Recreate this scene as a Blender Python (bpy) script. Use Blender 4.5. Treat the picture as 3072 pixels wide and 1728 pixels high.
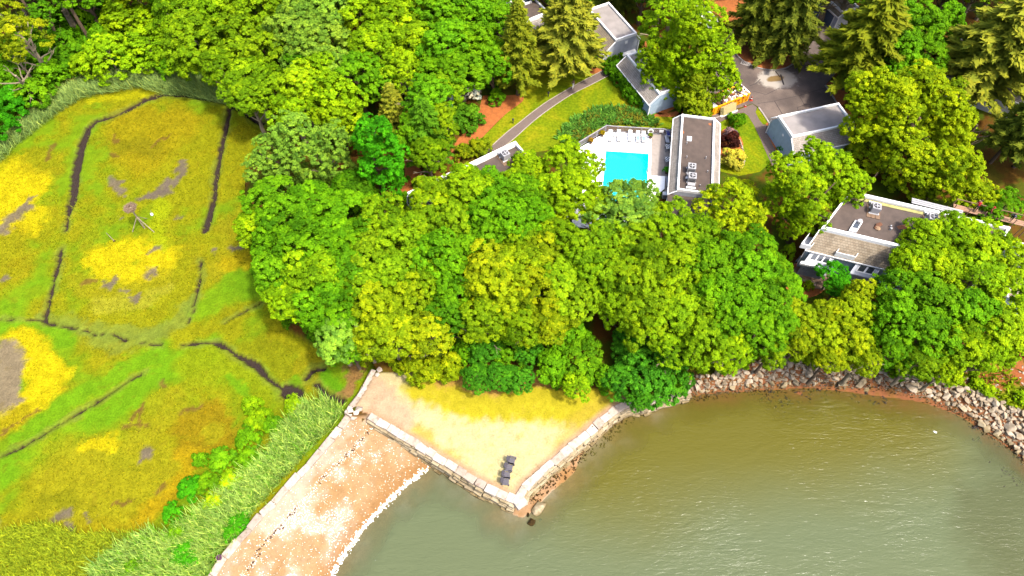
import bpy, bmesh, math, random
import numpy as np
from mathutils import Vector, Matrix, noise as mnoise
from mathutils.geometry import tessellate_polygon

# ------------------------------------------------------------------ scene, camera, light
for o in list(bpy.data.objects):
    bpy.data.objects.remove(o, do_unlink=True)
S = bpy.context.scene
C = S.collection
R = math.radians
rng = random.Random(7)
nr = np.random.default_rng(11)

FPX, CX, CY = 2048.0, 1536.0, 864.0        # focal length and centre in photograph pixels
TH = R(58.0)                               # camera pitch below the horizon
CH = 76.0                                  # camera height (m) above the water
cam_d = bpy.data.cameras.new('camera')
cam_d.sensor_width = 36.0
cam_d.lens = 36.0 * FPX / 3072.0
cam_d.clip_start = 0.5
cam_d.clip_end = 3000.0
cam = bpy.data.objects.new('camera', cam_d)
cam.location = (0, 0, CH)
cam.rotation_euler = (R(90) - TH, 0, 0)
C.objects.link(cam)
S.camera = cam

SUN_EL, SUN_AZ = R(62), R(-35)              # azimuth counted from +X towards +Y
sun_dir = Vector((math.cos(SUN_EL) * math.cos(SUN_AZ), math.cos(SUN_EL) * math.sin(SUN_AZ), math.sin(SUN_EL)))
W = bpy.data.worlds.new('World')
S.world = W
W.use_nodes = True
nt = W.node_tree
sky = nt.nodes.new('ShaderNodeTexSky')
sky.sky_type = 'NISHITA'
sky.sun_disc = False
sky.sun_elevation = SUN_EL
sky.sun_rotation = math.pi / 2 - SUN_AZ
sky.air_density = 1.0
sky.dust_density = 5.0
sky.ozone_density = 1.0
bg = nt.nodes['Background']
bg.inputs['Strength'].default_value = 0.15
nt.links.new(sky.outputs[0], bg.inputs['Color'])
sl = bpy.data.lights.new('sun', 'SUN')
sl.energy = 2.2
sl.angle = R(4)
sl.color = (1.0, 0.94, 0.82)
so = bpy.data.objects.new('sun', sl)
so.rotation_euler = sun_dir.to_track_quat('Z', 'Y').to_euler()
so.location = (0, 0, 120)
C.objects.link(so)
S.view_settings.view_transform = 'Standard'
S.view_settings.look = 'None'
S.view_settings.gamma = 1.0
S.view_settings.use_curve_mapping = False
S.view_settings.exposure = 2.1
S.render.engine = 'CYCLES'
S.cycles.max_bounces = 6
S.cycles.diffuse_bounces = 3
S.cycles.transparent_max_bounces = 8

# ------------------------------------------------------------------ pixels -> places
UP, MARSH = 2.0, 0.45                      # levels of the upland and of the marsh
def G(px, py, z=UP):
    u = (px - CX) / FPX; v = (py - CY) / FPX
    t = (CH - z) / (math.sin(TH) + v * math.cos(TH))
    return (u * t, (math.cos(TH) - v * math.sin(TH)) * t)
def GL(pts, z=UP): return [G(x, y, z) for x, y in pts]
def scale_at(px, py, z=UP):
    v = (py - CY) / FPX
    return FPX / ((CH - z) / (math.sin(TH) + v * math.cos(TH)))      # photo px per metre across
def crop(ox, oy, k): return lambda pts: [(ox + x * k, oy + y * k) for x, y in pts]
V = crop(0, 0, 3072 / 2576)
cA = crop(0, 0, 800 / 1932); cE = crop(0, 550, 800 / 1932); cG = crop(0, 1000, 1100 / 2189)
cT = crop(1400, 0, 800 / 1932); cP = crop(1700, 300, 600 / 2484); cR = crop(2000, 0, 600 / 1932)
cW = crop(900, 1050, 1000 / 2576); cB = crop(2300, 550, 772 / 2576); cH = crop(1650, 0, 400 / 2229)
cF = crop(1720, 360, 270 / 1456); cM = crop(2400, 1000, 672 / 1947); cN = crop(1700, 1000, 800 / 2318)
cD = crop(2100, 240, 180 / 2371); cQ = crop(2370, 730, 200 / 1092); cS = crop(600, 1100, 600 / 1384)
cL = crop(700, 0, 800 / 1932); cI = crop(1100, 400, 800 / 2318)

def lin(c):
    c = c / 255.0
    return c / 12.92 if c <= 0.04045 else ((c + 0.055) / 1.055) ** 2.4
KEXP = 4.0
def col(r, g, b, k=KEXP): return (min(.85, max(.004, lin(r) / k)), min(.85, max(.004, lin(g) / k)), min(.85, max(.003, lin(b) / k)))

# ------------------------------------------------------------------ helpers: objects
def tag(o, label=None, cat=None, group=None, kind=None):
    if label: o['label'] = label
    if cat: o['category'] = cat
    if group: o['group'] = group
    if kind: o['kind'] = kind
    return o
def thing(name, label, cat, loc=(0, 0, 0), rz=0.0, group=None):
    o = bpy.data.objects.new(name, None); C.objects.link(o)
    o.empty_display_size = .2
    o.location = loc; o.rotation_euler = (0, 0, rz)
    return tag(o, label, cat, group)
def link(name, me, parent=None, loc=(0, 0, 0), rot=(0, 0, 0), scl=(1, 1, 1)):
    o = bpy.data.objects.new(name, me); C.objects.link(o)
    o.location = loc; o.rotation_euler = rot; o.scale = scl
    if parent: o.parent = parent
    return o
SHEAR = {}     # houses whose gable ends are not square to the ridge
class MB:
    def __init__(s): s.v = []; s.f = []
    def add(s, vs, fs):
        n = len(s.v); s.v += [tuple(p) for p in vs]; s.f += [tuple(i + n for i in f) for f in fs]; return s
    def box(s, c, d, rz=0, ry=0, rx=0):
        hx, hy, hz = d[0] / 2, d[1] / 2, d[2] / 2
        m = Matrix.Rotation(rz, 3, 'Z') @ Matrix.Rotation(ry, 3, 'Y') @ Matrix.Rotation(rx, 3, 'X')
        vs = [Vector(c) + m @ Vector((x, y, z)) for z in (-hz, hz) for x, y in ((-hx, -hy), (hx, -hy), (hx, hy), (-hx, hy))]
        return s.add(vs, [(3, 2, 1, 0), (4, 5, 6, 7), (0, 1, 5, 4), (1, 2, 6, 5), (2, 3, 7, 6), (3, 0, 4, 7)])
    def prism(s, poly, z0, z1):           # vertical prism over a counter-clockwise outline
        n = len(poly)
        vs = [(x, y, z0) for x, y in poly] + [(x, y, z1) for x, y in poly]
        return s.add(vs, [tuple(range(n - 1, -1, -1)), tuple(range(n, 2 * n))] + [(i, (i + 1) % n, n + (i + 1) % n, n + i) for i in range(n)])
    def profile(s, prof, u0, u1):         # outline in (v, z), extruded along u
        n = len(prof)
        vs = [(u0, v, z) for v, z in prof] + [(u1, v, z) for v, z in prof]
        return s.add(vs, [tuple(range(n - 1, -1, -1)), tuple(range(n, 2 * n))] + [(i, (i + 1) % n, n + (i + 1) % n, n + i) for i in range(n)])
    def tube(s, p0, p1, r0, r1=None, n=6):
        r1 = r0 if r1 is None else r1
        p0, p1 = Vector(p0), Vector(p1); d = (p1 - p0).normalized()
        a = d.orthogonal().normalized(); b = d.cross(a)
        vs = [p + (a * math.cos(2 * math.pi * i / n) + b * math.sin(2 * math.pi * i / n)) * r for p, r in ((p0, r0), (p1, r1)) for i in range(n)]
        return s.add(vs, [(i, (i + 1) % n, n + (i + 1) % n, n + i) for i in range(n)] + [tuple(range(n - 1, -1, -1)), tuple(range(n, 2 * n))])
    def lathe(s, prof, c=(0, 0, 0), n=14):
        m = len(prof)
        vs = [(c[0] + r * math.cos(2 * math.pi * i / n), c[1] + r * math.sin(2 * math.pi * i / n), c[2] + z) for i in range(n) for r, z in prof]
        return s.add(vs, [(i * m + j, ((i + 1) % n) * m + j, ((i + 1) % n) * m + j + 1, i * m + j + 1) for i in range(n) for j in range(m - 1)])
    def mesh(s, name, mat):
        me = bpy.data.meshes.new(name); me.from_pydata(s.v, [], s.f); me.materials.append(mat); me.update(); return me
    def build(s, name, mat, parent=None):
        r = parent
        while r is not None and r.parent is not None: r = r.parent
        if r is not None and r.name in SHEAR: k = SHEAR[r.name]; s.v = [(x + k * y, y, z) for x, y, z in s.v]
        return link(name, s.mesh(name, mat), parent)
def np_mesh(name, verts, faces, mat, colors=None, attrs=None, smooth=False):
    """verts Nx3, faces MxK (K = 3 or 4); colors Nx3 -> attribute 'col'"""
    me = bpy.data.meshes.new(name)
    n, m, k = len(verts), len(faces), faces.shape[1]
    me.vertices.add(n); me.vertices.foreach_set('co', np.ascontiguousarray(verts, dtype=np.float32).ravel())
    me.loops.add(m * k); me.loops.foreach_set('vertex_index', np.ascontiguousarray(faces, dtype=np.int32).ravel())
    me.polygons.add(m); me.polygons.foreach_set('loop_start', np.arange(0, m * k, k, dtype=np.int32))
    if smooth: me.polygons.foreach_set('use_smooth', np.ones(m, dtype=bool))
    me.update(calc_edges=True)
    if colors is not None:
        a = me.attributes.new('col', 'FLOAT_COLOR', 'POINT')
        cc = np.ones((n, 4), dtype=np.float32); cc[:, :3] = colors
        a.data.foreach_set('color', cc.ravel())
    for nm, arr in (attrs or {}).items():
        a = me.attributes.new(nm, 'FLOAT', 'POINT'); a.data.foreach_set('value', np.ascontiguousarray(arr, dtype=np.float32))
    me.materials.append(mat)
    return me

# ------------------------------------------------------------------ helpers: materials
def nodes(name):
    m = bpy.data.materials.new(name); m.use_nodes = True
    t = m.node_tree; return m, t, t.nodes, t.links, t.nodes['Principled BSDF']
def ramp(N, stops):
    r = N.new('ShaderNodeValToRGB'); e = r.color_ramp.elements
    while len(e) < len(stops): e.new(.5)
    for i, (p, c) in enumerate(stops): e[i].position = p; e[i].color = (*c, 1)
    return r
def mixc(N, L, mode, fac, a, b):
    m = N.new('ShaderNodeMix'); m.data_type = 'RGBA'; m.blend_type = mode
    for s, x in ((0, fac), (6, a), (7, b)):
        if hasattr(x, 'links') or isinstance(x, bpy.types.NodeSocket): L.new(x, m.inputs[s])
        elif s == 0: m.inputs[0].default_value = x
        else: m.inputs[s].default_value = (*x, 1)
    return m.outputs[2]
MATS = {}
def mat(name, c, rough=.8, var=.25, scale=3.0, bump=.15, metal=0.0, c2=None, spec=.3, detail=4):
    """plain surface: colour with two scales of blotching and a little relief"""
    if name in MATS: return MATS[name]
    m, t, N, L, P = nodes(name)
    tc = N.new('ShaderNodeTexCoord')
    n1 = N.new('ShaderNodeTexNoise'); n1.inputs['Scale'].default_value = scale; n1.inputs['Detail'].default_value = detail
    n2 = N.new('ShaderNodeTexNoise'); n2.inputs['Scale'].default_value = scale * .17; n2.inputs['Detail'].default_value = 3
    L.new(tc.outputs['Object'], n1.inputs[0]); L.new(tc.outputs['Object'], n2.inputs[0])
    d = c2 or tuple(x * (1 - var) for x in c)
    b = tuple(min(.9, x * (1 + var * .6)) for x in c)
    r1 = ramp(N, [(.3, d), (.7, b)]); L.new(n1.outputs[0], r1.inputs[0])
    r2 = ramp(N, [(.3, (1 - var,) * 3), (.7, (1, 1, 1))]); L.new(n2.outputs[0], r2.inputs[0])
    L.new(mixc(N, L, 'MULTIPLY', .8, r1.outputs[0], r2.outputs[0]), P.inputs['Base Color'])
    P.inputs['Roughness'].default_value = rough; P.inputs['Metallic'].default_value = metal
    P.inputs['Specular IOR Level'].default_value = spec
    if bump:
        bp = N.new('ShaderNodeBump'); bp.inputs['Strength'].default_value = bump; bp.inputs['Distance'].default_value = .05
        L.new(n1.outputs[0], bp.inputs['Height']); L.new(bp.outputs[0], P.inputs['Normal'])
    MATS[name] = m
    return m
def mat_attr(name, rough=.9, nscale=6.0, nvar=.35, bump=.4, bdist=.08):
    """ground: colour comes from the mesh's own 'col' attribute, broken up by fine noise"""
    m, t, N, L, P = nodes(name)
    a = N.new('ShaderNodeAttribute'); a.attribute_name = 'col'
    tc = N.new('ShaderNodeTexCoord')
    n1 = N.new('ShaderNodeTexNoise'); n1.inputs['Scale'].default_value = nscale; n1.inputs['Detail'].default_value = 6; n1.inputs['Roughness'].default_value = .7
    n2 = N.new('ShaderNodeTexNoise'); n2.inputs['Scale'].default_value = nscale * .25; n2.inputs['Detail'].default_value = 5
    L.new(tc.outputs['Object'], n1.inputs[0]); L.new(tc.outputs['Object'], n2.inputs[0])
    r1 = ramp(N, [(.3, (1 - nvar,) * 3), (.72, (1 + nvar * .5,) * 3)]); L.new(n1.outputs[0], r1.inputs[0])
    r2 = ramp(N, [(.3, (1 - nvar * .6,) * 3), (.7, (1 + nvar * .3,) * 3)]); L.new(n2.outputs[0], r2.inputs[0])
    x = mixc(N, L, 'MULTIPLY', 1.0, a.outputs['Color'], r1.outputs[0])
    L.new(mixc(N, L, 'MULTIPLY', 1.0, x, r2.outputs[0]), P.inputs['Base Color'])
    P.inputs['Roughness'].default_value = rough; P.inputs['Specular IOR Level'].default_value = .02
    bp = N.new('ShaderNodeBump'); bp.inputs['Strength'].default_value = bump; bp.inputs['Distance'].default_value = bdist
    L.new(n1.outputs[0], bp.inputs['Height']); L.new(bp.outputs[0], P.inputs['Normal'])
    return m
def mat_leaf(name, use_object=True, transl=.26, rough=.55, sat=1.0):
    """foliage: colour of the object (or of the 'col' attribute) varied by each leaf's own 'var'"""
    m, t, N, L, P = nodes(name)
    if use_object:
        oi = N.new('ShaderNodeObjectInfo'); base = oi.outputs['Color']
    else:
        a = N.new('ShaderNodeAttribute'); a.attribute_name = 'col'; base = a.outputs['Color']
    v = N.new('ShaderNodeAttribute'); v.attribute_name = 'var'
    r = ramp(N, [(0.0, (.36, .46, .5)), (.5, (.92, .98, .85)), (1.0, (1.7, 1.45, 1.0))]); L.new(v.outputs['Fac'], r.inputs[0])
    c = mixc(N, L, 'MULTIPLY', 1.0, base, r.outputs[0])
    L.new(c, P.inputs['Base Color']); P.inputs['Roughness'].default_value = rough; P.inputs['Specular IOR Level'].default_value = .02
    tr = N.new('ShaderNodeBsdfTranslucent'); L.new(c, tr.inputs['Color'])
    ms = N.new('ShaderNodeMixShader'); ms.inputs[0].default_value = transl
    L.new(P.outputs[0], ms.inputs[1]); L.new(tr.outputs[0], ms.inputs[2])
    L.new(ms.outputs[0], N['Material Output'].inputs[0])
    return m

# ------------------------------------------------------------------ helpers: fields on the plan
def _h(ix, iy, s):
    n = (ix.astype(np.int64) * 374761393 + iy.astype(np.int64) * 668265263 + s * 1274126177) & 0x7fffffff
    n = ((n ^ (n >> 13)) * 1274126177) & 0x7fffffff
    return ((n ^ (n >> 16)) & 0xffff) / 65535.0
def vnoise(x, y, s=0):
    xi, yi = np.floor(x), np.floor(y); fx, fy = x - xi, y - yi
    fx = fx * fx * (3 - 2 * fx); fy = fy * fy * (3 - 2 * fy)
    a, b, c, d = _h(xi, yi, s), _h(xi + 1, yi, s), _h(xi, yi + 1, s), _h(xi + 1, yi + 1, s)
    return (a * (1 - fx) + b * fx) * (1 - fy) + (c * (1 - fx) + d * fx) * fy
def fbm(x, y, f, s=0, o=4):
    t = 0; a = .5; w = 0
    for i in range(o):
        t = t + a * vnoise(x * f, y * f, s + i * 17); w += a; a *= .55; f *= 2.07
    return t / w
def inside(x, y, poly):
    r = np.zeros(x.shape, bool); n = len(poly)
    for i in range(n):
        x0, y0 = poly[i]; x1, y1 = poly[(i + 1) % n]
        if y0 == y1: continue
        r ^= ((y0 > y) != (y1 > y)) & (x < (x1 - x0) * (y - y0) / (y1 - y0) + x0)
    return r
def pdist(x, y, line, closed=False):
    d = np.full(x.shape, 1e9); n = len(line)
    for i in range(n if closed else n - 1):
        x0, y0 = line[i]; x1, y1 = line[(i + 1) % n]
        dx, dy = x1 - x0, y1 - y0; l = dx * dx + dy * dy + 1e-9
        t = np.clip(((x - x0) * dx + (y - y0) * dy) / l, 0, 1)
        d = np.minimum(d, (x - x0 - t * dx) ** 2 + (y - y0 - t * dy) ** 2)
    return np.sqrt(d)
def sstep(a, b, x):
    t = np.clip((x - a) / (b - a), 0, 1); return t * t * (3 - 2 * t)
def smooth_line(pts, n=5, closed=False):
    out = []; m = len(pts); rg = range(m if closed else m - 1)
    g = (lambda i: pts[i % m]) if closed else (lambda i: pts[max(0, min(m - 1, i))])
    for i in rg:
        p0, p1, p2, p3 = g(i - 1), g(i), g(i + 1), g(i + 2)
        for k in range(n):
            t = k / n
            out.append(tuple(.5 * (2 * p1[j] + (p2[j] - p0[j]) * t + (2 * p0[j] - 5 * p1[j] + 4 * p2[j] - p3[j]) * t * t + (3 * p1[j] - p0[j] - 3 * p2[j] + p3[j]) * t ** 3) for j in (0, 1)))
    if not closed: out.append(tuple(pts[-1]))
    return out
def area2(p): return sum(p[i][0] * p[(i + 1) % len(p)][1] - p[(i + 1) % len(p)][0] * p[i][1] for i in range(len(p)))
def sheet(name, poly, z, m, parent=None, thick=0.0):
    """flat (or slab) piece of ground over an outline in metres"""
    if area2(poly) < 0: poly = poly[::-1]
    tris = tessellate_polygon([[Vector((x, y, 0)) for x, y in poly]])
    n = len(poly); vs = [(x, y, z) for x, y in poly]; fs = []
    for a, b, c in tris:
        nz = (poly[b][0] - poly[a][0]) * (poly[c][1] - poly[a][1]) - (poly[b][1] - poly[a][1]) * (poly[c][0] - poly[a][0])
        fs.append((a, b, c) if nz > 0 else (a, c, b))
    if thick:
        vs += [(x, y, z - thick) for x, y in poly]
        fs += [(i, n + i, n + (i + 1) % n, (i + 1) % n) for i in range(n)]
    me = bpy.data.meshes.new(name); me.from_pydata(vs, [], fs); me.materials.append(m); me.update()
    return link(name, me, parent)
def ribbon(line, w0, w1=None):
    w1 = w0 if w1 is None else w1
    n = len(line); L_, R_ = [], []
    for i, p in enumerate(line):
        a, b = line[max(0, i - 1)], line[min(n - 1, i + 1)]
        dx, dy = b[0] - a[0], b[1] - a[1]; l = math.hypot(dx, dy) or 1
        w = (w0 + (w1 - w0) * i / (n - 1)) / 2
        L_.append((p[0] - dy / l * w, p[1] + dx / l * w)); R_.append((p[0] + dy / l * w, p[1] - dx / l * w))
    return L_ + R_[::-1]
def resample(line, step):
    out = [line[0]]; acc = 0
    for (x0, y0), (x1, y1) in zip(line, line[1:]):
        l = math.hypot(x1 - x0, y1 - y0); d = step - acc
        while d <= l:
            out.append((x0 + (x1 - x0) * d / l, y0 + (y1 - y0) * d / l)); d += step
        acc = (acc + l) % step
    return out
# ------------------------------------------------------------------ the lie of the land
sw_wall_px = cW([(530, 505), (640, 570), (730, 622), (830, 682), (930, 742), (1030, 805), (1130, 868), (1230, 932), (1330, 992), (1430, 1050), (1530, 1097), (1620, 1140), (1675, 1165)])
se_wall_px = cW([(1690, 1150), (1712, 1085), (1770, 1020), (1835, 965), (1905, 905), (1980, 845), (2060, 770), (2140, 710), (2210, 655), (2270, 598), (2340, 535), (2430, 470), (2510, 415), (2600, 395)]) + cN([(640, 610), (760, 560), (860, 515), (960, 500), (1080, 470)])
junction_px = cS([(1215, 20), (1165, 110), (1120, 195), (1055, 280), (1015, 330)])
beach_wall_px = cS([(1035, 330), (985, 405), (930, 470), (872, 540), (815, 608), (752, 680), (690, 742), (628, 805), (565, 860), (515, 930), (440, 1000), (370, 1080), (325, 1150), (230, 1240), (150, 1340), (95, 1430), (20, 1540), (-80, 1700)])
SWW, SEW, JUN = GL(sw_wall_px, 2.1), GL(se_wall_px, 2.1), GL(junction_px, 2.05)
BWL = GL(beach_wall_px, 1.3)
rip_top_px = [(2075, 1110), (2120, 1128), (2180, 1118), (2240, 1092), (2300, 1085), (2330, 1062), (2400, 1100), (2470, 1108), (2560, 1082), (2600, 1080), (2660, 1100), (2720, 1128), (2800, 1132), (2880, 1160), (2960, 1190), (3072, 1245), (3300, 1350), (3800, 1600)]
RIP = GL(rip_top_px)
marsh_edge_px = [(-900, 800), (-300, 600), (0, 405), (70, 335), (150, 270), (260, 215), (400, 195), (560, 198), (680, 235), (760, 300), (815, 370), (765, 450), (735, 530), (728, 640), (790, 740), (800, 860), (860, 980), (960, 1040), (1040, 1075), (1110, 1080)]
UPOLY = [(-420, 420)] + GL(marsh_edge_px) + JUN + SWW + SEW + RIP + [(420, 60), (420, 420)]
shore_px = [(700, 2150), (900, 1880), (996, 1728), (1037, 1658), (1109, 1562), (1192, 1479), (1264, 1419), (1320, 1402), (1400, 1452), (1470, 1495), (1545, 1545), (1575, 1550), (1610, 1520), (1660, 1470), (1720, 1420), (1740, 1370), (1800, 1310), (1860, 1262), (1940, 1228), (2040, 1195), (2140, 1178), (2260, 1172), (2400, 1164), (2520, 1172), (2640, 1188), (2740, 1200), (2820, 1222), (2900, 1258), (2960, 1298), (3020, 1340), (3075, 1384), (3160, 1450), (3500, 1640)]
SHORE = smooth_line(GL(shore_px, 0), 3)
WPOLY = [(-60, -120)] + SHORE + [(200, 0), (200, -120)]
MPOLY = [(-420, -120)] + [(BWL[-1][0] - 20, -120)] + BWL[::-1] + JUN[::-1] + GL(marsh_edge_px)[::-1] + [(-420, 300)]
POOL = GL(cP([(487, 630), (1022, 666), (985, 1330), (425, 1300)]), 2.12)

SC = 26.0      # photo px per metre over the marsh
ditches = [  # centreline, width px at start and end
    (cA([(1900, 900), (1800, 830), (1690, 760), (1640, 742), (1500, 715), (1380, 690), (1200, 682), (1060, 722), (940, 790), (820, 845), (700, 880), (640, 935), (610, 1010), (580, 1110), (560, 1200), (540, 1300), (530, 1449)]) + cE([(530, 100), (505, 190)]), 24),
    (cE([(505, 190), (490, 250), (478, 340)]), 13),
    (cE([(438, 480), (425, 580), (395, 680), (372, 790), (350, 900), (320, 990)]), 11),
    (cA([(1670, 770), (1640, 900), (1615, 1020), (1590, 1130), (1560, 1300), (1553, 1449)]) + cE([(1540, 140), (1500, 290), (1485, 340)]), 17),
    (cE([(1455, 570), (1447, 680), (1430, 770), (1410, 860)]), 8), (cE([(1410, 860), (1398, 940), (1360, 1010)]), 4.5),
    (cE([(330, 995), (345, 1017), (480, 1040), (640, 1072), (690, 1098), (820, 1095), (910, 1140)]), 5.5),
    (cE([(1010, 1155), (1170, 1172)]), 4), (cE([(1320, 1165), (1470, 1158), (1570, 1162)]), 5.5),
    (cE([(1570, 1162), (1650, 1200), (1720, 1250), (1790, 1285)]), 12), (cE([(1790, 1285), (1860, 1320), (1905, 1375)]), 15),
    (cG([(1550, 215), (1600, 272), (1690, 335)]), 10), (cG([(1715, 345), (1770, 365)]), 46),
    (cG([(1830, 270), (1862, 225), (1930, 212)]), 16), (cG([(1890, 305), (1950, 370), (2045, 408)]), 15),
    (cG([(0, 742), (130, 682), (300, 580), (450, 490)]), 5.5), (cG([(450, 490), (600, 400), (760, 290), (880, 222)]), 3.5),
    (cE([(0, 985), (180, 985), (320, 992)]), 3.0), (cE([(1640, 1012), (1700, 970), (1790, 920), (1900, 872)]), 4.0)]
DIT = [(GL(p, .3), w / SC * 1.08 + .06) for p, w in ditches]
WMAP = []
def terrain(x, y):
    """height and class (0 upland, 1 marsh, 2 shore and seabed) of points on the plan"""
    inU = inside(x, y, UPOLY); inM = inside(x, y, MPOLY) & ~inU
    inW = inside(x, y, WPOLY)
    ds = pdist(x, y, SHORE); du = pdist(x, y, RIP); 
    nz = fbm(x, y, .35, 3) - .5
    land = np.minimum(1.25, ds * .12 + .02)
    rip = np.maximum(.02, 1.95 * ds / (ds + du + .05))
    t = sstep(20.0, 23.0, x)
    shore = np.where(inW, np.maximum(-2.6, -ds * .075 - .02), land * (1 - t) + rip * t)
    shore = shore + nz * .3 * np.minimum(1, ds + .15)
    dm = pdist(x, y, GL(marsh_edge_px))
    mz = MARSH + .16 * (fbm(x, y, .5, 9) - .5) + (UP - MARSH) * .9 * (1 - sstep(0, 3.0, dm))
    WVAR = .55 + .95 * fbm(x, y, .22, 37, 3)
    for line, w in DIT:
        d = pdist(x, y, line) + (fbm(x, y, 1.1, 31) - .5) * .35
        mz = np.minimum(mz, -.28 + .8 * sstep(w * .30, w * .62, d / WVAR))
    z = np.where(inU, UP, np.where(inM, mz, shore))
    z = np.where(inU & inside(x, y, POOL), .55, z)
    return z, np.where(inU, 0, np.where(inM, 1, 2))

STEP = .25
gx = np.arange(-104, 104 + STEP / 2, STEP); gy = np.arange(6, 130 + STEP / 2, STEP)
X, Y = np.meshgrid(gx, gy)
Z, K = terrain(X, Y)
NX, NY = len(gx), len(gy)
def zat(x, y):
    i = min(NX - 1, max(0, int(round((x - gx[0]) / STEP)))); j = min(NY - 1, max(0, int(round((y - gy[0]) / STEP))))
    return float(Z[j, i])

# ------------------------------------------------------------------ ground colours (what grows or lies there)
n1, n2, n3 = fbm(X, Y, .12, 41, 5), fbm(X, Y, .45, 43, 5), fbm(X, Y, 1.6, 47, 4)
wx, wy = (fbm(X, Y, .25, 51, 4) - .5) * 5.0, (fbm(X, Y, .25, 57, 4) - .5) * 5.0
fx, fy = (fbm(X, Y, 1.3, 61, 3) - .5) * 1.6, (fbm(X, Y, 1.3, 67, 3) - .5) * 1.6
XW, YW = X + wx * .55 + fx, Y + wy * .55 + fy
COL = np.zeros(X.shape + (3,))
def lay(mask, c):
    global COL
    mask = mask[..., None]; COL = COL * (1 - mask) + np.array(c) * mask
# upland: leaf litter, mulch and undergrowth
lay(np.ones(X.shape), col(132, 92, 40))
lay(sstep(.42, .6, n2), col(96, 120, 22)); lay(sstep(.5, .7, n1) * .6, col(140, 110, 40))
# shore: sand, gravel and seabed
dsh = pdist(X, Y, SHORE); inWater = inside(X, Y, WPOLY)
shore = (K == 2).astype(float)
lay(shore, col(220, 180, 132))
lay(shore * sstep(.46, .62, fbm(X, Y, .28, 7, 5)) * .8, col(244, 222, 196))
lay(shore * sstep(.5, .68, fbm(X, Y, .3, 71, 5)) * .5, col(204, 152, 92))
lay(shore * (1 - sstep(.5, 2.6, dsh)) * ~inWater * .7, col(196, 140, 80))
bay = shore * sstep(19.0, 21.5, X)
lay(bay * (1 - sstep(4.5, 6, dsh)), col(184, 120, 80)); lay(bay * sstep(.5, .68, n3) * .6, col(150, 112, 52))
lay(shore * inWater * sstep(1.0, 6.0, dsh), col(160, 140, 90))
olive = shore * inWater * sstep(17, 23, X) * (1 - sstep(8, 21, dsh + (n1 - .5) * 12))
lay(olive * sstep(.8, 3.0, dsh) * .9, col(150, 132, 30))  # olive bottom, with the trees' reflection partly put into its colour
# seaside lawn: dry grass running out into sand
lawn_sea = GL([(1040, 1195), (1120, 1120), (1250, 1120), (1400, 1110), (1560, 1150), (1680, 1170), (1800, 1165), (1900, 1185)]) + SEW[::-1][5:] + SWW[::-1]
inL = inside(X, Y, lawn_sea) & (K == 0)
lay(inL * 1.0, col(252, 234, 172))
dl = pdist(XW, YW, GL([(1290, 1150), (1420, 1195), (1560, 1195), (1700, 1200), (1800, 1210), (1850, 1185)]))
lay(inL * (1 - sstep(2.2, 3.8, dl)) * .95, col(222, 208, 24))
dl2 = pdist(XW, YW, GL([(1220, 1280), (1290, 1340), (1350, 1390)]))
lay(inL * (1 - sstep(.5, 1.6, dl2)) * .75, col(218, 196, 66))
dl3 = pdist(XW, YW, GL([(1820, 1190), (1760, 1270), (1680, 1350)])); lay(inL * (1 - sstep(.4, 2.2, dl3)) * .6, col(224, 196, 70))
lay(inL * sstep(.58, .72, n3) * sstep(.45, .6, n2) * .4, col(214, 190, 70))
dl4 = pdist(XW, YW, GL([(1080, 1150), (1120, 1190), (1150, 1240), (1180, 1265)])); lay(inL * (1 - sstep(1.6, 3.4, dl4)), col(240, 206, 168))
lay((inL * (1 - sstep(.5, 1.3, np.minimum(pdist(X, Y, SWW), pdist(X, Y, SEW))))), col(232, 190, 150))
dl5 = pdist(XW, YW, GL([(1320, 1150), (1360, 1125), (1500, 1155), (1560, 1130), (1640, 1140)])); lay((K == 0) * (1 - sstep(.5, 1.5, dl5)) * .85, col(232, 176, 96))
# rough green bank with red earth at the right-hand shore
bank = GL([(2650, 1080), (2900, 1020), (3100, 980), (3300, 1100), (3300, 1350), (3072, 1240), (2900, 1165), (2720, 1125)])
inB = inside(XW, YW, bank) & (K == 0)
lay(inB * 1.0, col(150, 176, 20)); lay(inB * sstep(.5, .64, n2) * .9, col(206, 132, 86))
lay((K == 0) * (1 - sstep(1.2, 2.6, pdist(XW, YW, GL([(2930, 1095), (2990, 1130), (3040, 1110)])))) * .9, col(204, 120, 74))
# undergrowth, upper left
inG = inside(XW, YW, GL([(-300, 500), (0, 380), (180, 230), (420, 190), (640, 220), (560, 60), (330, 10), (60, 120), (-300, 150)])) & (K == 0)
lay(inG * 1.0, col(96, 150, 14)); lay(inG * sstep(.55, .7, n3) * .8, col(150, 160, 30))
# the marsh
mm = (K == 1).astype(float)
lay(mm, col(186, 188, 2))
lay(mm * sstep(.40, .58, n1), col(152, 190, 2)); lay(mm * sstep(.52, .66, n2) * .4, col(200, 190, 16))
def stroke(pts, w, c, a=1.0, soft=.5, rag=1.0, z=MARSH):
    d = pdist(X + (XW - X) * rag, Y + (YW - Y) * rag, GL(pts, z)); w = w / SC
    lay(mm * (1 - sstep(w * (1 - soft), w * (1 + soft * .6), d)) * a, c)
YEL, LIM, GLD, TAN, PAL, MUD, BRN = col(250, 232, 0), col(138, 196, 0), col(200, 184, 4), col(196, 190, 34), col(156, 176, 66), col(150, 134, 118), col(150, 112, 58)
stroke(cA([(950, 900), (1150, 1000), (1250, 900), (1050, 1130)]), 110, GLD, .9, .4)
stroke(cA([(900, 1060), (1150, 1100)]), 40, col(166, 160, 14), .7)
stroke(cE([(60, 60), (180, 30), (60, 160)]), 95, YEL, 1, .3); stroke(cE([(250, 220), (210, 320), (60, 300)]), 42, YEL, .9)
stroke(cA([(120, 1250), (60, 1400)]), 80, YEL, .9); stroke(cA([(240, 1150), (380, 1200)]), 60, GLD, .6)
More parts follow.
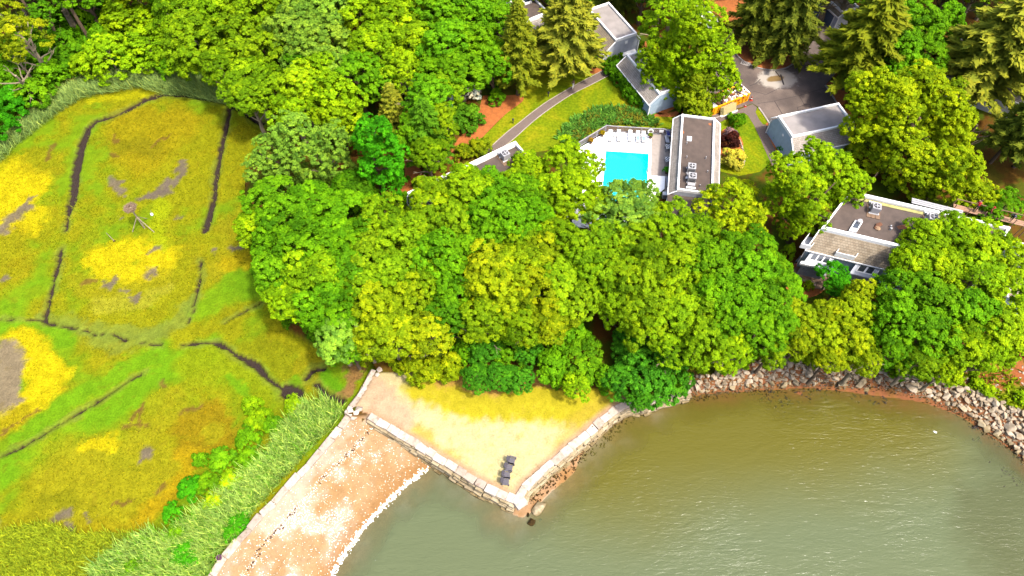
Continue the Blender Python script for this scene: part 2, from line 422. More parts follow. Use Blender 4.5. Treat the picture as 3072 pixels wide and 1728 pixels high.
stroke(cA([(700, 720), (980, 680)]), 26, col(226, 224, 0), .9)
stroke(cE([(700, 540), (1000, 480), (1200, 560), (950, 680), (760, 600)]), 52, YEL, .95); stroke(cE([(1180, 450), (1130, 300), (1170, 150)]), 32, col(204, 220, 0), .9)
stroke(cE([(560, 700), (760, 800), (1100, 780), (1180, 690)]), 40, TAN, .7); stroke(cE([(700, 870), (1050, 850), (1200, 760)]), 30, col(208, 206, 60), .7)
stroke(cE([(1640, 300), (1720, 380), (1640, 560), (1560, 640)]), 48, TAN, .8); stroke(cE([(1640, 600), (1780, 560)]), 40, col(226, 204, 10), .8)
stroke(cE([(1650, 760), (1820, 740), (1500, 880)]), 60, LIM, .8)
stroke(cE([(150, 560), (60, 420), (60, 700)]), 70, GLD, .7); stroke(cE([(100, 860), (250, 760)]), 60, LIM, .6)
stroke(cE([(0, 1060), (250, 1060), (520, 1120)]), 32, LIM, .9)
stroke(cG([(120, 60), (260, 180), (330, 260), (240, 380), (120, 470)]), 62, YEL, 1, .35); stroke(cG([(0, 560), (110, 510)]), 40, GLD, .8)
stroke(cG([(100, 640), (330, 500), (560, 340), (800, 180), (960, 110)]), 34, LIM, .9)
stroke(cG([(0, 860), (300, 700), (560, 520), (820, 350), (1080, 160), (1260, 90)]), 52, LIM, .95)
stroke(cG([(1180, 150), (1380, 230), (1560, 330)]), 66, col(176, 196, 10), .9); stroke(cG([(1360, 260), (1500, 360)]), 22, LIM, .9)
stroke(cG([(1500, 100), (1640, 130), (1760, 260)]), 44, col(176, 182, 4), .9); stroke(cG([(1760, 290), (1800, 360)]), 22, LIM, .9); stroke(cG([(1920, 270), (2020, 350)]), 24, col(126, 196, 8), .95)
stroke(cG([(1900, 170), (1760, 200), (1830, 150)]), 26, TAN, .7); stroke(cG([(2080, 230), (2150, 210), (2020, 400)]), 20, col(200, 142, 96), .85)
stroke(cG([(350, 800), (700, 800), (900, 900), (700, 1000), (400, 950)]), 110, TAN, .85, .5); stroke(cG([(1000, 450), (860, 600)]), 70, TAN, .7)
stroke(cG([(1120, 560), (1300, 500), (1380, 600), (1120, 700)]), 46, col(190, 160, 10), .85); stroke(cG([(1240, 620), (1330, 580)]), 30, TAN, .9)
stroke(cG([(1100, 740), (1180, 790), (980, 1010), (850, 1090)]), 34, col(222, 190, 10), .9)
stroke(cG([(520, 680), (660, 650)]), 22, YEL, .9); stroke(cG([(520, 1230), (700, 1240), (120, 1380)]), 70, GLD, .8); stroke(cG([(300, 1000), (430, 1030)]), 26, col(170, 170, 8), .9)
stroke(cG([(30, 130), (50, 250), (30, 400)]), 52, col(178, 160, 126), 1, .25)
for (p, w) in ditches:                     # pale silt and short grass along every channel
    stroke(p, w * .5 + 12, PAL, .6, .6, .5)
stroke(cE([(350, 960), (520, 1010), (760, 1050), (1080, 1090), (1300, 1000), (1400, 850)]), 30, PAL, .75)
stroke(cE([(700, 1110), (900, 1170), (1150, 1100)]), 34, PAL, .7)
for pts, w in [(cE([(1230, 10), (1160, 80), (1040, 115)]), 18), (cA([(1330, 1190), (1270, 1290), (1190, 1350), (1070, 1430)]), 15), (cA([(820, 1320), (880, 1385)]), 15),
               (cE([(210, 190), (130, 230), (60, 280), (5, 350)]), 24), (cE([(270, 95), (200, 130), (180, 180)]), 8), (cE([(15, 690), (30, 700)]), 18), (cE([(1660, 490), (1740, 460)]), 15), (cE([(1090, 660), (1050, 672)]), 16),
               (cE([(810, 700), (780, 740)]), 14), (cE([(870, 785), (920, 790)]), 9), (cE([(950, 815), (1010, 812)]), 9), (cE([(1165, 485), (1080, 510)]), 11), (cE([(1300, 235), (1310, 240)]), 10), (cE([(915, 195), (925, 190)]), 7), (cE([(855, 240), (865, 240)]), 6),
               (cG([(850, 740), (880, 700)]), 17), (cG([(345, 1120), (395, 1090)]), 15), (cG([(545, 1075), (550, 1080)]), 9), (cG([(380, 1180), (390, 1185)]), 12), (cG([(5, 1135), (15, 1135)]), 14), (cE([(1540, 500), (1545, 510)]), 8)]:
    stroke(pts, w, MUD, .9, .55, 1.0)
for pts, w in [(cG([(0, 590), (150, 520), (250, 460)]), 6), (cG([(975, 290), (980, 340)]), 12), (cG([(840, 440), (870, 560), (740, 570)]), 7), (cG([(920, 940), (950, 935)]), 10), (cG([(700, 985), (760, 990)]), 8), (cE([(640, 720), (700, 690)]), 10), (cA([(830, 960), (870, 1020)]), 7), (cA([(1230, 990), (1110, 1070)]), 7), (cA([(820, 1110), (860, 1130)]), 12), (cA([(380, 1060), (330, 1170)]), 10), (cG([(1080, 490), (1200, 450)]), 8), (cG([(850, 430), (800, 530)]), 8), (cA([(1060, 720), (1250, 650), (1500, 690), (1620, 720)]), 9)]:
    stroke(pts, w, BRN, .8, .5, .8)
lay(mm * sstep(.35, .1, Z) , col(96, 76, 62))                    # bare mud where the channels are cut
lay(mm * sstep(.62, .74, n3) * sstep(.5, .6, n2) * .35, col(140, 120, 30))
lay((K == 1) * sstep(.9, 1.4, Z) * 1.0, col(128, 140, 26))
COL *= (.86 + .28 * n3)[..., None] * np.where(K == 1, .88, 1.0)[..., None]

def grid_piece(name, mask_cells, m, kind='structure'):
    j, i = np.nonzero(mask_cells)
    q = np.stack([j * NX + i, j * NX + i + 1, (j + 1) * NX + i + 1, (j + 1) * NX + i], 1)
    used, inv = np.unique(q.ravel(), return_inverse=True)
    vv = np.stack([X.ravel()[used], Y.ravel()[used], Z.ravel()[used]], 1)
    o = link(name, np_mesh(name, vv, inv.reshape(-1, 4), m, COL.reshape(-1, 3)[used], smooth=True))
    return tag(o, kind=kind)
M_ground = mat_attr('ground_cover', nscale=5.0, nvar=.24)
M_sand = mat_attr('sand_and_silt', nscale=7.0, nvar=.22, bump=.3, bdist=.04)
M_marsh = mat_attr('marsh_turf', nscale=4.5, nvar=.32, bump=.6, bdist=.12)
Kc = K[:-1, :-1]
M_ground_z = M_ground
seab = (Kc == 2) & (Z[:-1, :-1] < 0.0)
tag(grid_piece('terrain', Kc == 0, M_ground)); grid_piece('marsh', Kc == 1, M_marsh)
grid_piece('beach', (Kc == 2) & ~seab, M_sand); grid_piece('seabed', seab, M_sand)
# land and marsh beyond the surveyed part
M_far = mat('far_woodland_floor', col(90, 110, 22), scale=.4)
far = MB()
far.add([(-420, 130, 1.97), (420, 130, 1.97), (420, 420, 1.97), (-420, 420, 1.97)], [(0, 1, 2, 3)])
far.add([(104, 40, 1.97), (420, 40, 1.97), (420, 130, 1.97), (104, 130, 1.97)], [(0, 1, 2, 3)])
far.add([(-420, 6, .4), (-104, 6, .4), (-104, 130, .4), (-420, 130, .4)], [(0, 1, 2, 3)])
tag(far.build('ground', M_far), kind='structure')

# ------------------------------------------------------------------ water of the bay and of the ditches
wgx = np.arange(-104, 104.1, .5); wgy = np.arange(6, 100.1, .5)
WX, WY = np.meshgrid(wgx, wgy)
jj = np.clip(np.round((WY - gy[0]) / STEP).astype(int), 0, NY - 1); ii = np.clip(np.round((WX - gx[0]) / STEP).astype(int), 0, NX - 1)
depth = np.maximum(0, -Z[jj, ii]); isM = K[jj, ii] == 1
wds = pdist(WX, WY, SHORE)
murk = np.clip(.42 + depth * 1.9, .0, .97)
murk = np.where(isM, .5, murk)
wn = fbm(WX, WY, .06, 91, 4)
tree_refl = 1 - sstep(2.5, 15, pdist(WX, WY, GL([(1800, 1330), (1900, 1290), (2060, 1260), (2300, 1235), (2520, 1225), (2640, 1215)], 0)) + (wn - .5) * 7)  # olive bottom tone and the shore trees' reflection, painted into the water colour
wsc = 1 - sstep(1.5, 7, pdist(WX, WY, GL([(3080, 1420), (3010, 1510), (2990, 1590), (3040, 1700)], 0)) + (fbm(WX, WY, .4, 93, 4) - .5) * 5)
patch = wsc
wc = np.array(col(126, 138, 100))[None, None] * np.ones(WX.shape + (1,))
wc = wc * (1 - tree_refl[..., None] * .85) + np.array(col(126, 118, 18)) * tree_refl[..., None] * .85
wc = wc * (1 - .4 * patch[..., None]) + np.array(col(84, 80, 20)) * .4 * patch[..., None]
wc = np.where(isM[..., None], np.array(col(92, 80, 74)), wc)
m, t, N, L, P = nodes('bay_water')
at = N.new('ShaderNodeAttribute'); at.attribute_name = 'col'; mu = N.new('ShaderNodeAttribute'); mu.attribute_name = 'murk'
tc = N.new('ShaderNodeTexCoord'); mp = N.new('ShaderNodeMapping'); mp.inputs['Rotation'].default_value = (0, 0, R(-28)); mp.inputs['Scale'].default_value = (.55, 1.9, 1)
L.new(tc.outputs['Object'], mp.inputs[0])
w1 = N.new('ShaderNodeTexNoise'); w1.inputs['Scale'].default_value = 2.0; w1.inputs['Detail'].default_value = 4; w1.inputs['Distortion'].default_value = .6
w2 = N.new('ShaderNodeTexNoise'); w2.inputs['Scale'].default_value = .32; w2.inputs['Detail'].default_value = 3; w2.inputs['Distortion'].default_value = 1.2
w3 = N.new('ShaderNodeTexNoise'); w3.inputs['Scale'].default_value = .05; w3.inputs['Detail'].default_value = 2
L.new(mp.outputs[0], w1.inputs[0]); L.new(mp.outputs[0], w2.inputs[0]); L.new(tc.outputs['Object'], w3.inputs[0])
ad = N.new('ShaderNodeMath'); ad.operation = 'MULTIPLY_ADD'; ad.inputs[1].default_value = 1.6
L.new(w2.outputs[0], ad.inputs[0]); L.new(w1.outputs[0], ad.inputs[2])
rs = N.new('ShaderNodeMapRange'); rs.inputs[1].default_value = .35; rs.inputs[2].default_value = .65; rs.inputs[3].default_value = .25; rs.inputs[4].default_value = .75
L.new(w3.outputs[0], rs.inputs[0])
bp = N.new('ShaderNodeBump'); bp.inputs['Distance'].default_value = .13; L.new(rs.outputs[0], bp.inputs['Strength'])
L.new(ad.outputs[0], bp.inputs['Height']); L.new(bp.outputs[0], P.inputs['Normal'])
L.new(at.outputs['Color'], P.inputs['Base Color']); L.new(mu.outputs['Fac'], P.inputs['Alpha'])
P.inputs['Roughness'].default_value = .14; P.inputs['IOR'].default_value = 1.33; P.inputs['Specular IOR Level'].default_value = .1
M_water = m
wi = np.arange(WX.size).reshape(WX.shape)
keep = ((K[jj, ii] != 0) & (Z[jj, ii] < .3))
kc = keep[:-1, :-1] | keep[1:, :-1] | keep[:-1, 1:] | keep[1:, 1:]
q = np.stack([wi[:-1, :-1][kc], wi[:-1, 1:][kc], wi[1:, 1:][kc], wi[1:, :-1][kc]], 1)
used, inv = np.unique(q.ravel(), return_inverse=True)
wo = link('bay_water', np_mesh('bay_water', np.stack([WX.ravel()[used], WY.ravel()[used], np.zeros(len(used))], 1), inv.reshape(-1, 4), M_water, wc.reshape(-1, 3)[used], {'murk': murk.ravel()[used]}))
tag(wo, kind='structure')
ov = np.array([(-60, -300, 0), (420, -300, 0), (420, 6, 0), (-60, 6, 0), (104, 6, 0), (420, 6, 0), (420, 40, 0), (104, 40, 0)], float)
tag(link('open_water', np_mesh('open_water', ov, np.array([(0, 1, 2, 3), (4, 5, 6, 7)]), M_water, np.tile(np.array(col(126, 138, 100)), (8, 1)), {'murk': np.full(8, .97)})), kind='structure')
# ------------------------------------------------------------------ lawns, paths, road, mulch
def grass_mat(name, a, b, c, s=.5):
    m, t, N, L, P = nodes(name)
    tc = N.new('ShaderNodeTexCoord')
    x1 = N.new('ShaderNodeTexNoise'); x1.inputs['Scale'].default_value = s; x1.inputs['Detail'].default_value = 6; x1.inputs['Roughness'].default_value = .65; x1.inputs['Distortion'].default_value = .6
    x2 = N.new('ShaderNodeTexNoise'); x2.inputs['Scale'].default_value = s * 18; x2.inputs['Detail'].default_value = 5
    x3 = N.new('ShaderNodeTexNoise'); x3.inputs['Scale'].default_value = s * .35; x3.inputs['Detail'].default_value = 3
    for x in (x1, x2, x3): L.new(tc.outputs['Object'], x.inputs[0])
    r1 = ramp(N, [(.34, a), (.5, b), (.68, c)]); L.new(x1.outputs[0], r1.inputs[0])
    r2 = ramp(N, [(.3, (.62, .66, .6)), (.7, (1.2, 1.15, 1.1))]); L.new(x2.outputs[0], r2.inputs[0])
    r3 = ramp(N, [(.38, (.8, .88, .8)), (.62, (1.12, 1.06, 1))]); L.new(x3.outputs[0], r3.inputs[0])
    y = mixc(N, L, 'MULTIPLY', 1.0, r1.outputs[0], r2.outputs[0])
    L.new(mixc(N, L, 'MULTIPLY', 1.0, y, r3.outputs[0]), P.inputs['Base Color'])
    P.inputs['Roughness'].default_value = .9; P.inputs['Specular IOR Level'].default_value = .02
    bp = N.new('ShaderNodeBump'); bp.inputs['Strength'].default_value = .5; bp.inputs['Distance'].default_value = .06
    L.new(x2.outputs[0], bp.inputs['Height']); L.new(bp.outputs[0], P.inputs['Normal'])
    return m
M_lawn = grass_mat('mown_grass', col(136, 166, 2), col(164, 180, 4), col(206, 196, 40), .16)
M_lawn2 = grass_mat('green_lawn', col(112, 158, 0), col(150, 176, 4), col(186, 186, 16), .2)
M_mulch = mat('orange_bark_mulch', col(240, 140, 62), rough=.95, var=.35, scale=9, bump=.5)
M_asph = mat('path_asphalt', col(152, 132, 122), rough=.9, var=.14, scale=5, bump=.12)
M_pale = mat('pale_edging', col(232, 214, 196), scale=6)
M_kerb = mat('kerb_concrete', col(226, 214, 206), scale=5, var=.2)

def st(name, px, z, m, n=0, parent=None, closed=True, thick=0.0):
    p = GL(px, z)
    if n: p = smooth_line(p, n, True)
    o = sheet(name, p, z, m, parent, thick)
    return tag(o, kind='structure') if not parent else o
st('lawn', cT([(440, 420), (860, 470), (1060, 470), (1075, 590), (1160, 665), (1250, 765), (1330, 825), (1400, 835), (1560, 830), (1520, 900), (1480, 940), (1010, 910), (800, 1040), (640, 1080), (400, 1120), (120, 1120), (40, 1070), (190, 920), (300, 810), (400, 730), (420, 600)]), UP + .012, M_lawn)
st('lawn', cR([(440, 1200), (520, 1180), (690, 1100), (750, 1092), (790, 1120), (850, 1215), (910, 1340), (960, 1449), (1010, 1560), (900, 1660), (700, 1700), (500, 1650), (500, 1300)]), UP + .012, M_lawn2)
st('lawn', cR([(855, 1075), (885, 1035), (940, 1100), (990, 1185), (960, 1200), (925, 1200), (885, 1150)]), UP + .016, M_lawn)
for px in (cT([(110, 715), (140, 690), (300, 690), (400, 690), (405, 735), (300, 812), (200, 905), (120, 990), (60, 1050), (-20, 1075), (-60, 1200), (-130, 1150), (-60, 1000), (60, 880)]),
           cT([(925, 340), (1000, 340), (1300, 300), (1330, 380), (1130, 450), (1000, 510), (900, 540), (870, 520), (940, 460)]),
           cT([(1060, 540), (1090, 530), (1180, 640), (1270, 740), (1350, 790), (1420, 820), (1560, 790), (1560, 700), (1500, 680), (1560, 830), (1400, 845), (1330, 832), (1250, 772), (1160, 672), (1070, 600)]),
           cL([(1180, 1000), (1260, 1080), (1380, 1280), (1300, 1400), (1180, 1420), (1000, 1500), (900, 1600), (880, 1500), (1050, 1400), (1220, 1330), (1240, 1200)]),
           cT([(1320, 780), (1560, 690), (1620, 720), (1480, 800), (1400, 830)]),
           cR([(510, 150), (600, 330), (620, 460), (700, 548), (800, 618), (920, 658), (1040, 672), (1150, 652), (1240, 598), (1300, 538), (1328, 470), (1330, 380), (1290, 100), (1100, -100), (460, -60), (340, 30), (380, 90)]),
           cR([(1540, 815), (1640, 1000), (1720, 1000), (1750, 850), (1650, 780)]),
           cR([(960, 1190), (1010, 1210), (1090, 1420), (1180, 1520), (1080, 1560), (1000, 1380), (960, 1280)]),
           cR([(100, 1120), (470, 1120), (560, 1060), (380, 1000), (200, 1050)]),
           cR([(510, 1280), (620, 1250), (720, 1330), (740, 1440), (700, 1540), (520, 1560)]),
           cQ([(-60, 660), (100, 700), (260, 720), (420, 740), (560, 760), (420, 860), (200, 900), (-40, 820)])):
    st('mulch_bed', px, UP + .02, M_mulch, 2)
path_px = cT([(1180, 400), (1120, 440), (1060, 472), (940, 535), (780, 620), (600, 725), (480, 810), (380, 890), (290, 960), (190, 1050), (90, 1160), (170, 1180), (270, 1070), (360, 990), (480, 882), (600, 790), (760, 685), (900, 615), (1060, 532), (1130, 480), (1230, 420)])
st('path', path_px, UP + .028, M_asph, 2)
for px in (cT([(1060, 472), (940, 535), (780, 620), (600, 725), (480, 810), (380, 890), (290, 960), (190, 1050)]), cT([(270, 1065), (360, 990), (480, 882), (600, 790), (760, 685), (900, 615), (1060, 532)])):
    tag(sheet('path_edging', ribbon(smooth_line(GL(px), 3), .14), UP + .034, M_pale), kind='structure')
# road and parking court with the spilt-sand stain, its seams and kerbs
m, t, N, L, P = nodes('court_asphalt')
tc = N.new('ShaderNodeTexCoord')
a1 = N.new('ShaderNodeTexNoise'); a1.inputs['Scale'].default_value = .25; a1.inputs['Detail'].default_value = 6
a2 = N.new('ShaderNodeTexNoise'); a2.inputs['Scale'].default_value = 9; a2.inputs['Detail'].default_value = 4
a3 = N.new('ShaderNodeTexNoise'); a3.inputs['Scale'].default_value = 1.1; a3.inputs['Detail'].default_value = 7; a3.inputs['Roughness'].default_value = .7
for a in (a1, a2, a3): L.new(tc.outputs['Object'], a.inputs[0])
r1 = ramp(N, [(.35, col(118, 104, 98)), (.65, col(168, 148, 136))]); L.new(a1.outputs[0], r1.inputs[0])
r2 = ramp(N, [(.3, (.82,) * 3), (.7, (1.12,) * 3)]); L.new(a2.outputs[0], r2.inputs[0])
base = mixc(N, L, 'MULTIPLY', 1.0, r1.outputs[0], r2.outputs[0])
def blob(px, rx, ry, rz, edge):
    c = G(*px)
    mp = N.new('ShaderNodeMapping'); mp.vector_type = 'TEXTURE'; mp.inputs['Location'].default_value = (c[0], c[1], UP); mp.inputs['Rotation'].default_value = (0, 0, rz); mp.inputs['Scale'].default_value = (rx, ry, 1)
    L.new(tc.outputs['Object'], mp.inputs[0])
    ln = N.new('ShaderNodeVectorMath'); ln.operation = 'LENGTH'; L.new(mp.outputs[0], ln.inputs[0])
    s = N.new('ShaderNodeMath'); s.operation = 'MULTIPLY_ADD'; s.inputs[1].default_value = edge; L.new(a3.outputs[0], s.inputs[0]); L.new(ln.outputs['Value'], s.inputs[2])
    r = ramp(N, [(.75 , (1, 1, 1)), (1.0, (0, 0, 0))]); 
    sb = N.new('ShaderNodeMath'); sb.operation = 'SUBTRACT'; sb.inputs[1].default_value = edge * .5; L.new(s.outputs[0], sb.inputs[0]); L.new(sb.outputs[0], r.inputs[0])
    return r.outputs[0]
base = mixc(N, L, 'MIX', blob(cR([(1070, 765)])[0], 3.6, 2.4, R(8), 1.0), base, col(226, 214, 200))
base = mixc(N, L, 'MIX', blob(cR([(1050, 760)])[0], 1.7, .75, R(14), .6), base, col(170, 138, 84))
L.new(base, P.inputs['Base Color']); P.inputs['Roughness'].default_value = .92; P.inputs['Specular IOR Level'].default_value = .2
M_road = m
road_px = cR([(420, 560), (620, 462), (700, 550), (800, 620), (920, 660), (1040, 674), (1150, 654), (1240, 600), (1302, 540), (1330, 470), (1345, 300), (1400, 180), (1380, -40), (1500, -60), (1520, 60), (1620, 230), (1950, 260), (1800, 520), (1540, 815), (1645, 1000), (1720, 1130), (1000, 1210), (985, 1180), (890, 1036), (830, 1000), (640, 1060), (460, 1140), (200, 1180), (300, 1000), (420, 800)])
st('road', road_px, UP + .024, M_road)
st('path', cR([(455, 1145), (690, 1062), (830, 1005), (872, 1036), (858, 1085), (890, 1150), (930, 1202), (975, 1212), (990, 1330), (1050, 1449), (1110, 1580), (1020, 1600), (950, 1449), (905, 1340), (845, 1212), (785, 1115), (745, 1088), (690, 1095), (480, 1195), (430, 1190)]), UP + .030, M_asph)
M_seam = mat('dark_crack_sealer', col(70, 60, 62), scale=4)
for px, w in ((cR([(1040, 975), (1120, 1110)]), .1), (cR([(1280, 925), (1330, 1015), (1260, 1040), (1275, 1080)]), .09), (cR([(1330, 1015), (1385, 1010), (1400, 1050)]), .09), (cR([(800, 830), (860, 810), (905, 765)]), .12), (cR([(830, 880), (960, 915), (1090, 850)]), .08), (cR([(880, 1000), (1000, 985), (1280, 925), (1530, 850)]), .07), (cR([(1100, 720), (1130, 820)]), .25), (cR([(1050, 690), (1095, 745)]), .18)):
    tag(sheet('road_seam', ribbon(GL(px), w), UP + .030, M_seam), kind='structure')
def kerb(px, w=.22, h=.12, z=UP, m=None):
    return tag(sheet('kerb', ribbon(smooth_line(GL(px, z + h), 4), w), z + h, m or M_kerb, None, h), kind='structure')
kerb(cR([(620, 462), (700, 550), (800, 620), (920, 660), (1040, 674), (1150, 654), (1240, 600), (1302, 540), (1330, 470), (1340, 400)]))
kerb(cR([(890, 1036), (940, 1105), (1000, 1200)])); kerb(cR([(1535, 820), (1590, 900), (1650, 1000)])); kerb(cR([(460, 1142), (560, 1105), (685, 1063)]), .16, .1)
kerb(cR([(350, 50), (370, 15), (400, -20)]))
# ------------------------------------------------------------------ foliage meshes shared by the trees
M_leaf = mat_leaf('broad_leaves'); M_needle = mat_leaf('needles', transl=.3, rough=.7)
M_bark = mat('grey_bark', col(150, 124, 96), rough=.95, var=.4, scale=6, bump=.6)
M_pbark = mat('pale_bark', col(206, 186, 152), rough=.95, var=.3, scale=6, bump=.4)
def unit(a): return a / (np.linalg.norm(a, axis=-1, keepdims=True) + 1e-9)
def leaves(cen, nrm, size, aspect=1.0, along=None):
    """diamond leaves: centres Nx3, normals Nx3, sizes N -> verts, faces"""
    n = len(cen)
    t = nr.normal(size=(n, 3)) if along is None else along
    a = unit(np.cross(nrm, t)); b = unit(np.cross(a, nrm))
    s = size[:, None]
    v = np.stack([cen - b * s * aspect, cen + a * s * .62, cen + b * s * aspect, cen - a * s * .62], 1)
    fold = nrm * s * .22
    v[:, 1] += fold; v[:, 3] += fold
    return v.reshape(-1, 3), np.arange(4 * n).reshape(-1, 4)
def crown_mesh(name, seed, lobes=24, sub=9, per=58, flat=.8, leaf=.05, lobe_r=(.26, .36), sub_r=(.1, .15), spread=1.0, low=-.6):
    """crown of boughs: lobes round the crown, each carrying leaf tufts with gaps of shade between them"""
    g = np.random.default_rng(seed)
    C_, N_, S_, V_ = [], [], [], []
    for k in range(lobes):
        zc = low + (1 - low) * ((k + .5) / lobes) ** .85
        zc = min(.95, zc + g.normal() * .06)
        ph = k * 2.39996 + g.normal() * .3
        rr = math.sqrt(max(0, 1 - zc * zc)) if zc > 0 else 1 - .25 * zc * zc
        rad = g.uniform(.5, .8) * (1 + .14 * math.sin(2.0 * ph + seed) + .1 * math.sin(5 * ph + seed * 2))
        c = np.array([math.cos(ph) * rr * rad * spread, math.sin(ph) * rr * rad * spread, zc * flat * (.7 + .3 * rad / .8)])
        r = g.uniform(*lobe_r); out = unit(c + np.array([0, 0, .5])); lv = g.normal() * .17
        for j in range(sub):
            d = unit(g.normal(size=3)); 
            if d @ out < -.1: d = -d
            q = c + d * np.array([1, 1, .8]) * r * g.uniform(.75, 1.05); rs = g.uniform(*sub_r); n = int(per * g.uniform(.6, 1.2)); tv = g.normal() * .12
            e = unit(g.normal(size=(n, 3))); o2 = unit(d + np.array([0, 0, .7])); e = np.where(((e @ o2) < -.15)[:, None], -e, e)
            p = q + e * np.array([1.1, 1.1, .75]) * (rs * g.uniform(.35, 1.1, n))[:, None]
            C_.append(p); N_.append(unit(e * .7 + d * .3 + np.array([0, 0, .5]) + g.normal(size=(n, 3)) * .4)); S_.append(leaf * g.uniform(.6, 1.3, n))
            V_.append(np.clip(.5 + lv + tv + g.normal(size=n) * .14, 0, 1))
    c, nn, s, v = np.concatenate(C_), np.concatenate(N_), np.concatenate(S_), np.concatenate(V_)
    vv, ff = leaves(c, nn, s, 1.0)
    return np_mesh(name, vv, ff, M_leaf, None, {'var': np.repeat(v, 4)})
CR = [crown_mesh('broadleaf_crown', 100 + i, lobes=24 + 2 * i, sub=12, per=62, sub_r=(.07, .12), leaf=(.034, .038, .032, .036, .04, .033, .037)[i], flat=(.8, .9, .75, 1.0, .85, .7, .95)[i]) for i in range(7)]
CRP = [crown_mesh('loose_crown', 140 + i, lobes=22, sub=10, per=50, leaf=.034, lobe_r=(.24, .36), sub_r=(.07, .12), flat=.9) for i in range(3)]      # airy, with gaps
CRF = [crown_mesh('feathery_crown', 160 + i, lobes=44, sub=11, per=40, leaf=.032, lobe_r=(.18, .28), sub_r=(.055, .095), flat=.95, spread=1.05) for i in range(2)]
SHR = [crown_mesh('shrub_leaves', 180 + i, lobes=18, sub=11, per=44, leaf=.058, lobe_r=(.28, .38), sub_r=(.1, .16), flat=.78, low=-.2) for i in range(3)]

def trunk_mesh(name, seed, m, h=1.0, limbs=7, reach=.62, r0=.05):
    """tapered, slightly bent trunk with forking limbs; unit height"""
    g = random.Random(seed); b = MB(); p = Vector((0, 0, -.02)); r = r0; pts = [p]
    for i in range(6):
        q = p + Vector((g.uniform(-.022, .022), g.uniform(-.022, .022), h * .14)); r2 = r * .84
        b.tube(p, q, r, r2, 8); p, r = q, r2; pts.append(q)
    for k in range(limbs):
        s = pts[2 + k % 4] + Vector((0, 0, .02)); a = k * 2.4 + g.uniform(-.4, .4); q = s; rr = r0 * .42; d = Vector((math.cos(a), math.sin(a), .75)).normalized()
        L_ = reach * g.uniform(.5, .75)
        for j in range(4):
            e = q + d * (L_ / 4); b.tube(q, e, rr, rr * .68, 5)
            if j in (1, 2):
                d2 = (d + Vector((g.uniform(-.8, .8), g.uniform(-.8, .8), g.uniform(-.1, .5)))).normalized(); f = e
                for w in range(2):
                    h2 = f + d2 * L_ * .16; b.tube(f, h2, rr * .45, rr * .22, 4); f = h2; d2 = (d2 + Vector((g.uniform(-.4, .4), g.uniform(-.4, .4), .2))).normalized()
            q = e; rr *= .68; d = (d + Vector((g.uniform(-.3, .3), g.uniform(-.3, .3), g.uniform(-.05, .3)))).normalized()
    return b.mesh(name, m)
TRK = [trunk_mesh('trunk', 300 + i, M_bark) for i in range(3)] + [trunk_mesh('pale_trunk', 310 + i, M_pbark) for i in range(2)]

def conifer_mesh(name, seed, levels=30, hgt=1.0, rad=.26, droop=.35, tuft=26, leaf=.016, hang=.55, start=.15):
    """spruce: whorls of drooping boughs fringed with hanging needle sprays; unit height"""
    g = np.random.default_rng(seed); C_, N_, S_, A_, V_ = [], [], [], [], []
    for k in range(levels):
        f = (k + .5) / levels
        z0 = start + (1 - start) * f ** .95
        nb = 6 if f < .8 else 5
        for b in range(nb):
            a = 2 * math.pi * (b + .5 * (k % 2)) / nb + g.normal() * .25
            Lb = rad * (1 - f) ** .75 * g.uniform(.7, 1.18) + .012
            t = np.linspace(.12, 1, max(6, int(tuft * Lb / rad) + 4))
            out = np.array([math.cos(a), math.sin(a), 0.]); side = np.array([-math.sin(a), math.cos(a), 0.])
            up0 = .25 + .5 * f
            zz = z0 + Lb * (up0 * t * .5 - droop * 1.6 * t ** 1.6 + .28 * t ** 3.2)
            ctr = out[None] * (t * Lb)[:, None]; ctr[:, 2] = zz
            for rep in range(4):
                n = len(t)
                w = Lb * .16 * (1.1 - t) + .006
                off = side[None] * (g.uniform(-1, 1, n) * w)[:, None]
                p = ctr + off + g.normal(size=(n, 3)) * .0035
                hz = -np.abs(g.normal(size=n)) * .018 * hang * (rep > 0)
                p[:, 2] += hz - np.abs(off @ side) * .35
                al = out[None] * g.uniform(.5, 1.0, (n, 1)) + side[None] * g.normal(size=(n, 1)) * .7 + np.array([0, 0, -1.])[None] * (g.uniform(0, hang * 1.6, (n, 1)) * (rep > 1))
                C_.append(p); A_.append(unit(al)); N_.append(unit(np.array([0, 0, 1.])[None] + out[None] * .55 + g.normal(size=(n, 3)) * .4))
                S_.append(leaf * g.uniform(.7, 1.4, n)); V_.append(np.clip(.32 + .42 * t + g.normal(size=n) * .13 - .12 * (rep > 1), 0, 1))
    c, nn, s, al, v = map(np.concatenate, (C_, N_, S_, A_, V_))
    a = unit(np.cross(nn, al)); b = unit(al)
    vv = np.stack([c - b * (s * 1.7)[:, None], c + a * (s * .5)[:, None], c + b * (s * 1.7)[:, None], c - a * (s * .5)[:, None]], 1).reshape(-1, 3)
    return np_mesh(name, vv, np.arange(len(vv)).reshape(-1, 4), M_needle, None, {'var': np.repeat(v, 4)})
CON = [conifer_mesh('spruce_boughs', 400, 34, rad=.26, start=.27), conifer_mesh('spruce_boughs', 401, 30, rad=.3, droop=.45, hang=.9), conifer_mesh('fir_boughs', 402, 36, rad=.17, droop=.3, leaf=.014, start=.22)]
tk = MB(); p = Vector((0, 0, -.01)); r = .021
for i in range(7):
    q = Vector((.004 * math.sin(i * 2), .004 * math.cos(i * 3), (i + 1) * .137)); tk.tube(p, q, r, r * .8, 7); p, r = q, r * .8
CTRK = tk.mesh('straight_trunk', M_bark)

